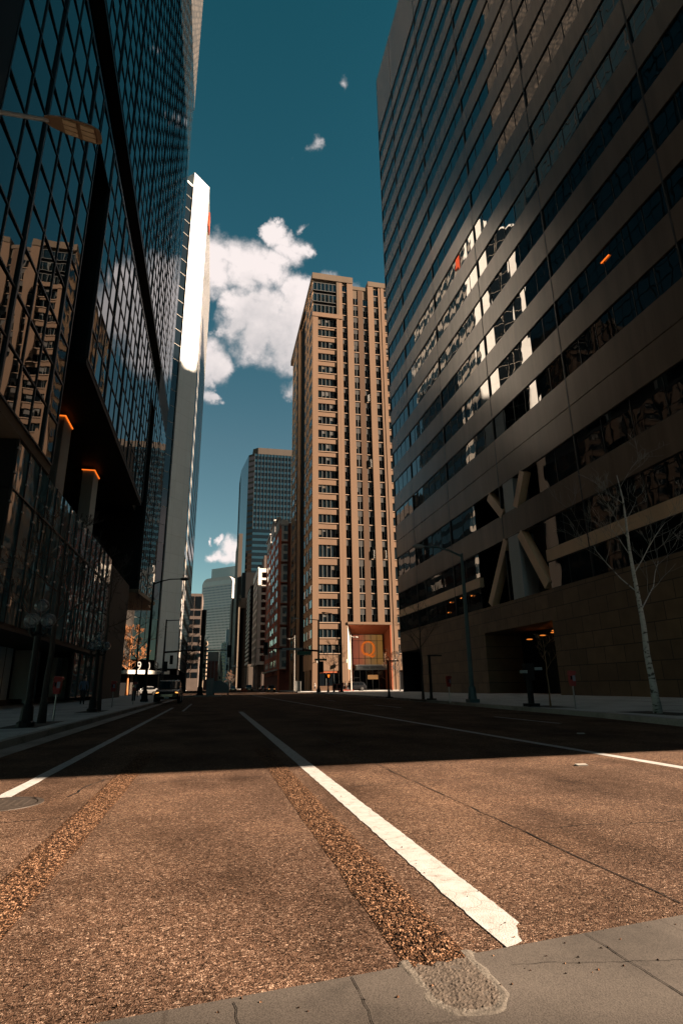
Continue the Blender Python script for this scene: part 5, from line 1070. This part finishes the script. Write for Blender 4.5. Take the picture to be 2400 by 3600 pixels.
# ------------------------------------------------------------------ cars
def car(name, label, loc, rz, paint, kind='sedan', lights=None, plate=True, group=None):
    t = thing(name, label, 'car', loc, rz, group)
    if kind == 'suv':    # x forward; (x, half width, z low, z shoulder)
        secs = [(-2.3, .78, .45, .95), (-2.2, .88, .35, 1.05), (-1.4, .93, .3, 1.08), (.3, .94, .28, 1.06), (1.0, .93, .3, 1.05), (1.85, .9, .32, .98), (2.22, .84, .36, .88), (2.34, .74, .45, .72)]
        gh = [(-2.12, .70, 1.04), (-1.9, .70, 1.5), (-1.5, .72, 1.66), (-.2, .74, 1.7), (.35, .72, 1.62), (1.05, .72, 1.05)]; wr, wx = .38, (1.42, -1.4)
    elif kind == 'coupe':
        secs = [(-2.1, .7, .5, .85), (-2.0, .82, .35, .92), (-1.2, .86, .28, .92), (.3, .87, .26, .9), (1.1, .86, .28, .88), (1.8, .8, .3, .75), (2.05, .72, .36, .66), (2.13, .6, .42, .6)]
        gh = [(-1.95, .6, .9), (-1.35, .6, 1.2), (-.7, .62, 1.44), (-.05, .62, 1.48), (.45, .6, 1.36), (1.15, .64, .88)]; wr, wx = .34, (1.3, -1.25)
    else:
        secs = [(-2.3, .7, .5, .85), (-2.2, .82, .35, .95), (-1.4, .86, .28, .96), (.3, .87, .26, .93), (1.1, .86, .28, .9), (1.9, .82, .3, .8), (2.2, .74, .36, .72), (2.28, .64, .42, .64)]
        gh = [(-1.9, .62, .95), (-1.2, .6, 1.35), (-.6, .62, 1.43), (.0, .62, 1.44), (.4, .6, 1.36), (1.15, .66, .9)]; wr, wx = .33, (1.35, -1.35)
    m = MB(); k = m.slot(paint); rings = []
    for x, w, z0, z1 in secs:
        zm = z0+(z1-z0)*.62
        r = [(x, -w*.9, z0), (x, -w, z0+.1), (x, -w, zm), (x, -w*.93, z1-.03), (x, -w*.8, z1), (x, w*.8, z1), (x, w*.93, z1-.03), (x, w, zm), (x, w, z0+.1), (x, w*.9, z0)]
        rings.append([len(m.v)+i for i in range(10)]); m.v.extend(r)
    for a, b in zip(rings, rings[1:]):
        for i in range(10): j = (i+1) % 10; m.f.append((a[i], a[j], b[j], b[i])); m.m.append(k)
    m.f.append(tuple(rings[0])); m.f.append(tuple(rings[-1][::-1])); m.m += [k, k]
    rg = []
    for x, w, z in gh:
        b_ = .03 if z < 1.06 else 0; rg.append([len(m.v)+i for i in range(4)]); zb = 1.0 if kind == 'suv' else .86
        m.v.extend([(x, -w-.12+.1*(z-zb), zb-.02), (x, -w, z), (x, w, z), (x, w+.12-.1*(z-zb), zb-.02)])
    for a, b in zip(rg, rg[1:]):
        for i in range(3): m.f.append((a[i], a[i+1], b[i+1], b[i])); m.m.append(k)
    m.closed = False
    mt = lambda mb: mb
    def put(mb, nm, par=t, **kw):
        # local coordinates -> built relative to the thing
        o = mb.build(nm, None, **kw); o.parent = par; return o
    put(m, 'body')
    def gl(a, b, s=.9):  # glazing panel between two greenhouse stations (front / rear)
        (x0, w0, z0), (x1, w1, z1) = a, b; mb = MB(); mb.closed = False; n = Vector((z0-z1, 0, x1-x0)).normalized()*.012; n = n if n.z > 0 else -n
        p = [Vector((x0, -w0*s, z0)), Vector((x1, -w1*s, z1)), Vector((x1, w1*s, z1)), Vector((x0, w0*s, z0))]; c = sum(p, Vector())/4
        mb.face([c+(q-c)*.92+n for q in p], 'car_glass'); return mb
    put(gl(gh[-1], gh[-2]), 'windscreen'); put(gl(gh[0], gh[1]), 'rear_window')
    zb = 1.07 if kind == 'suv' else .95
    for s in (-1, 1):
        xs0, xs1 = gh[1][0]+.15, gh[-1][0]-.42; mid = (xs0+xs1)/2-.1
        for a, b in ((xs0, mid-.05), (mid+.05, xs1)):
            mb = MB(); mb.closed = False; zt = gh[2][2]-.12; w0, w1 = gh[2][1]+.115, gh[2][1]+.04
            sh = .28 if b == xs1 else .0; sr = .18 if a == xs0 else 0
            mb.face([(a, s*w0, zb), (b+sh*.6, s*w0, zb), (b-sh, s*w1, zt), (a+sr, s*w1, zt)], 'car_glass'); put(mb, 'side_window')
        for x in wx:
            mb = MB(); W_ = secs[3][1]; mb.tube([(x, s*(W_-.2), wr), (x, s*(W_+.015), wr)], wr, 'tyre', 20); wh = put(mb, 'wheel')
            mb = MB(); mb.tube([(x, s*(W_+.0), wr), (x, s*(W_+.03), wr)], [wr*.62, wr*.58], 'rim', 12)
            for q in range(5): a = q*1.2566; mb.tube([(x, s*(W_+.03), wr), (x+math.cos(a)*wr*.55, s*(W_+.035), wr+math.sin(a)*wr*.55)], .03, 'rim', 4)
            put(mb, 'rim', wh)
        mb = MB(); mb.ball((gh[-1][0]-.2, s*(secs[3][1]+.1), zb+.05), .12, paint, 8, 6, .5, 1, .7); put(mb, 'mirror')
        xf, wf = secs[-2][0], secs[-2][1]; zf = secs[-2][3]-.12
        mb = MB(); mb.ball((xf+.02, s*wf*.78, zf), .13, lights or 'chrome', 10, 6, .55, 1.1, .62); put(mb, 'headlight')
        mb = MB(); mb.ball((secs[0][0]+.04, s*secs[0][1]*.85, secs[0][3]-.12), .11, 'tail_red' if paint != 'car_silver' else 'news_red', 8, 6, .5, 1.1, .8); put(mb, 'tail_light')
    xf = secs[-1][0]; mb = MB(); mb.box(xf-.12, -.42, .5, xf+.012, .42, .68, 'black_metal')
    for q in range(3): mb.box(xf+.0125, -.4, .52+q*.06, xf+.02, .4, .54+q*.06, 'chrome')
    put(mb, 'grille')
    if plate: mb = MB(); mb.box(xf+.02, -.17, .38, xf+.035, .17, .48, 'plate_white'); put(mb, 'number_plate')
    return t
car('parked_car', 'black sport utility car with amber lamps parked facing us at the left kerb', (-3.15, 48.0, 0), -math.pi/2, 'car_black', 'suv', 'headlamp')
car('parked_car', 'silver car in sunlight crossing behind the dark lamp post', (-10.4, 104.4, 0), math.pi, 'car_silver', 'coupe', None)
car('parked_car', 'dark sport utility car standing at the Q portal entrance', (27.2, 113, .1), math.pi, 'car_dark', 'suv', None)
car('distant_car', 'dark car with glowing headlights coming down the right lane', (13.4, 137, 0), -math.pi/2, 'car_dark', 'sedan', 'headlamp')
car('distant_car', 'red car parked beyond the headlit dark car', (13.3, 158, 0), -math.pi/2, 'car_red', 'sedan', None)
car('distant_car', 'small black car in the far middle lane', (10.2, 166, 0), -math.pi/2, 'car_dark', 'suv', None)
car('distant_car', 'tiny car with white lamps below the church spire', (1.7, 156, 0), -math.pi/2, 'car_dark', 'sedan', 'headlamp_white')
car('distant_car', 'dark car in the far lane left of the orange barrier', (6.2, 175, 0), -math.pi/2, 'car_dark', 'sedan', None)

# ------------------------------------------------------------------ people
def person(label, loc, rz, h, top, legs, stride=.16, arm=.1, longcoat=False, hairlen=.0):
    t = thing('person', label, 'person', loc, rz); s = h/1.75
    P = {'pel': (0, 0, .95), 'bel': (0, 0, 1.1), 'ch': (.01, 0, 1.3), 'nk': (.02, 0, 1.47), 'hd': (.04, 0, 1.6), 'hd2': (.035, 0, 1.68)}
    rad = {'pel': (.15, .12), 'bel': (.14, .105), 'ch': (.17, .115), 'nk': (.06, .06), 'hd': (.085, .1), 'hd2': (.08, .09)}
    E = [('pel', 'bel'), ('bel', 'ch'), ('ch', 'nk'), ('nk', 'hd'), ('hd', 'hd2')]
    for sd, sg, ph in (('l', 1, 1), ('r', -1, -1)):
        f = ph*stride
        P['hip'+sd] = (0, sg*.1, .88); P['kn'+sd] = (f*.55+.05, sg*.1, .5); P['an'+sd] = (f*1.35-.03, sg*.1, .1+(.04 if ph < 0 else 0)*stride*4); P['to'+sd] = (f*1.35+.15, sg*.115, .04)
        P['sh'+sd] = (.0, sg*.19, 1.4); P['el'+sd] = (-f*.6*arm*8-.02, sg*.25, 1.13); P['wr'+sd] = (-f*arm*10+.08, sg*.25, .9); P['ha'+sd] = (-f*arm*10+.11, sg*.245, .82)
        rad.update({'hip'+sd: (.1, .1), 'kn'+sd: (.062, .062), 'an'+sd: (.042, .042), 'to'+sd: (.04, .03), 'sh'+sd: (.065, .065), 'el'+sd: (.043, .043), 'wr'+sd: (.03, .03), 'ha'+sd: (.035, .02)})
        E += [('pel', 'hip'+sd), ('hip'+sd, 'kn'+sd), ('kn'+sd, 'an'+sd), ('an'+sd, 'to'+sd), ('ch', 'sh'+sd), ('sh'+sd, 'el'+sd), ('el'+sd, 'wr'+sd), ('wr'+sd, 'ha'+sd)]
    names = list(P); me = bpy.data.meshes.new('body'); me.from_pydata([tuple(Vector(P[n])*s) for n in names], [(names.index(a), names.index(b)) for a, b in E], [])
    o = bpy.data.objects.new('body', me); COL.objects.link(o); md = o.modifiers.new('skin', 'SKIN'); md.use_smooth_shade = True
    for i, n in enumerate(names): me.skin_vertices[0].data[i].radius = [q*s for q in rad[n]]
    me.skin_vertices[0].data[0].use_root = True
    o.modifiers.new('sub', 'SUBSURF').levels = 1; o.modifiers['sub'].render_levels = 1
    dg = bpy.context.evaluated_depsgraph_get(); me2 = bpy.data.meshes.new_from_object(o.evaluated_get(dg)); bpy.data.objects.remove(o)
    ob = bpy.data.objects.new('body', me2); COL.objects.link(ob); ob.parent = t
    me2.materials.clear()
    for n in ('skin', top, legs): me2.materials.append(MATS[n])
    for p in me2.polygons:
        c = p.center/s; hand = c.z < .93 and abs(c.y) > .2 and c.z > .7
        p.material_index = 0 if c.z > 1.46 or hand else 1 if c.z > (.55 if longcoat else .93) else 2
    m = MB(); m.ball((.02*s, 0, 1.67*s), .105*s, 'hair', 12, 8, 1, .95, .95)
    if hairlen: m.ball((-.05*s, 0, 1.55*s), .1*s, 'hair', 10, 8, .7, .95, 1.4)
    hr = m.build('hair', None); hr.parent = t
    return t
person('person in a blue grey shirt and dark trousers walking on the left sidewalk', (-8.1, 41.5, .15), 1.7, 1.78, 'shirt_blue', 'cloth_dark', .14)
person('person in a pale top and dark trousers striding past the tan tower corner', (19.6, 113.7, .15), math.pi*.93, 1.74, 'shirt_white', 'cloth_dark', .26)
person('person in a long black coat standing beside the black tower column', (-8.3, 72, .15), -1.2, 1.8, 'coat_black', 'coat_black', .05, longcoat=True)
person('person in pale clothes and orange trousers standing near the portal jamb', (24.9, 110.2, .15), -1.8, 1.76, 'shirt_white', 'cloth_orange', .06)
person('dark figure standing beside the car at the portal entrance', (25.2, 108.4, .15), -1.6, 1.78, 'coat_black', 'cloth_dark', .06)
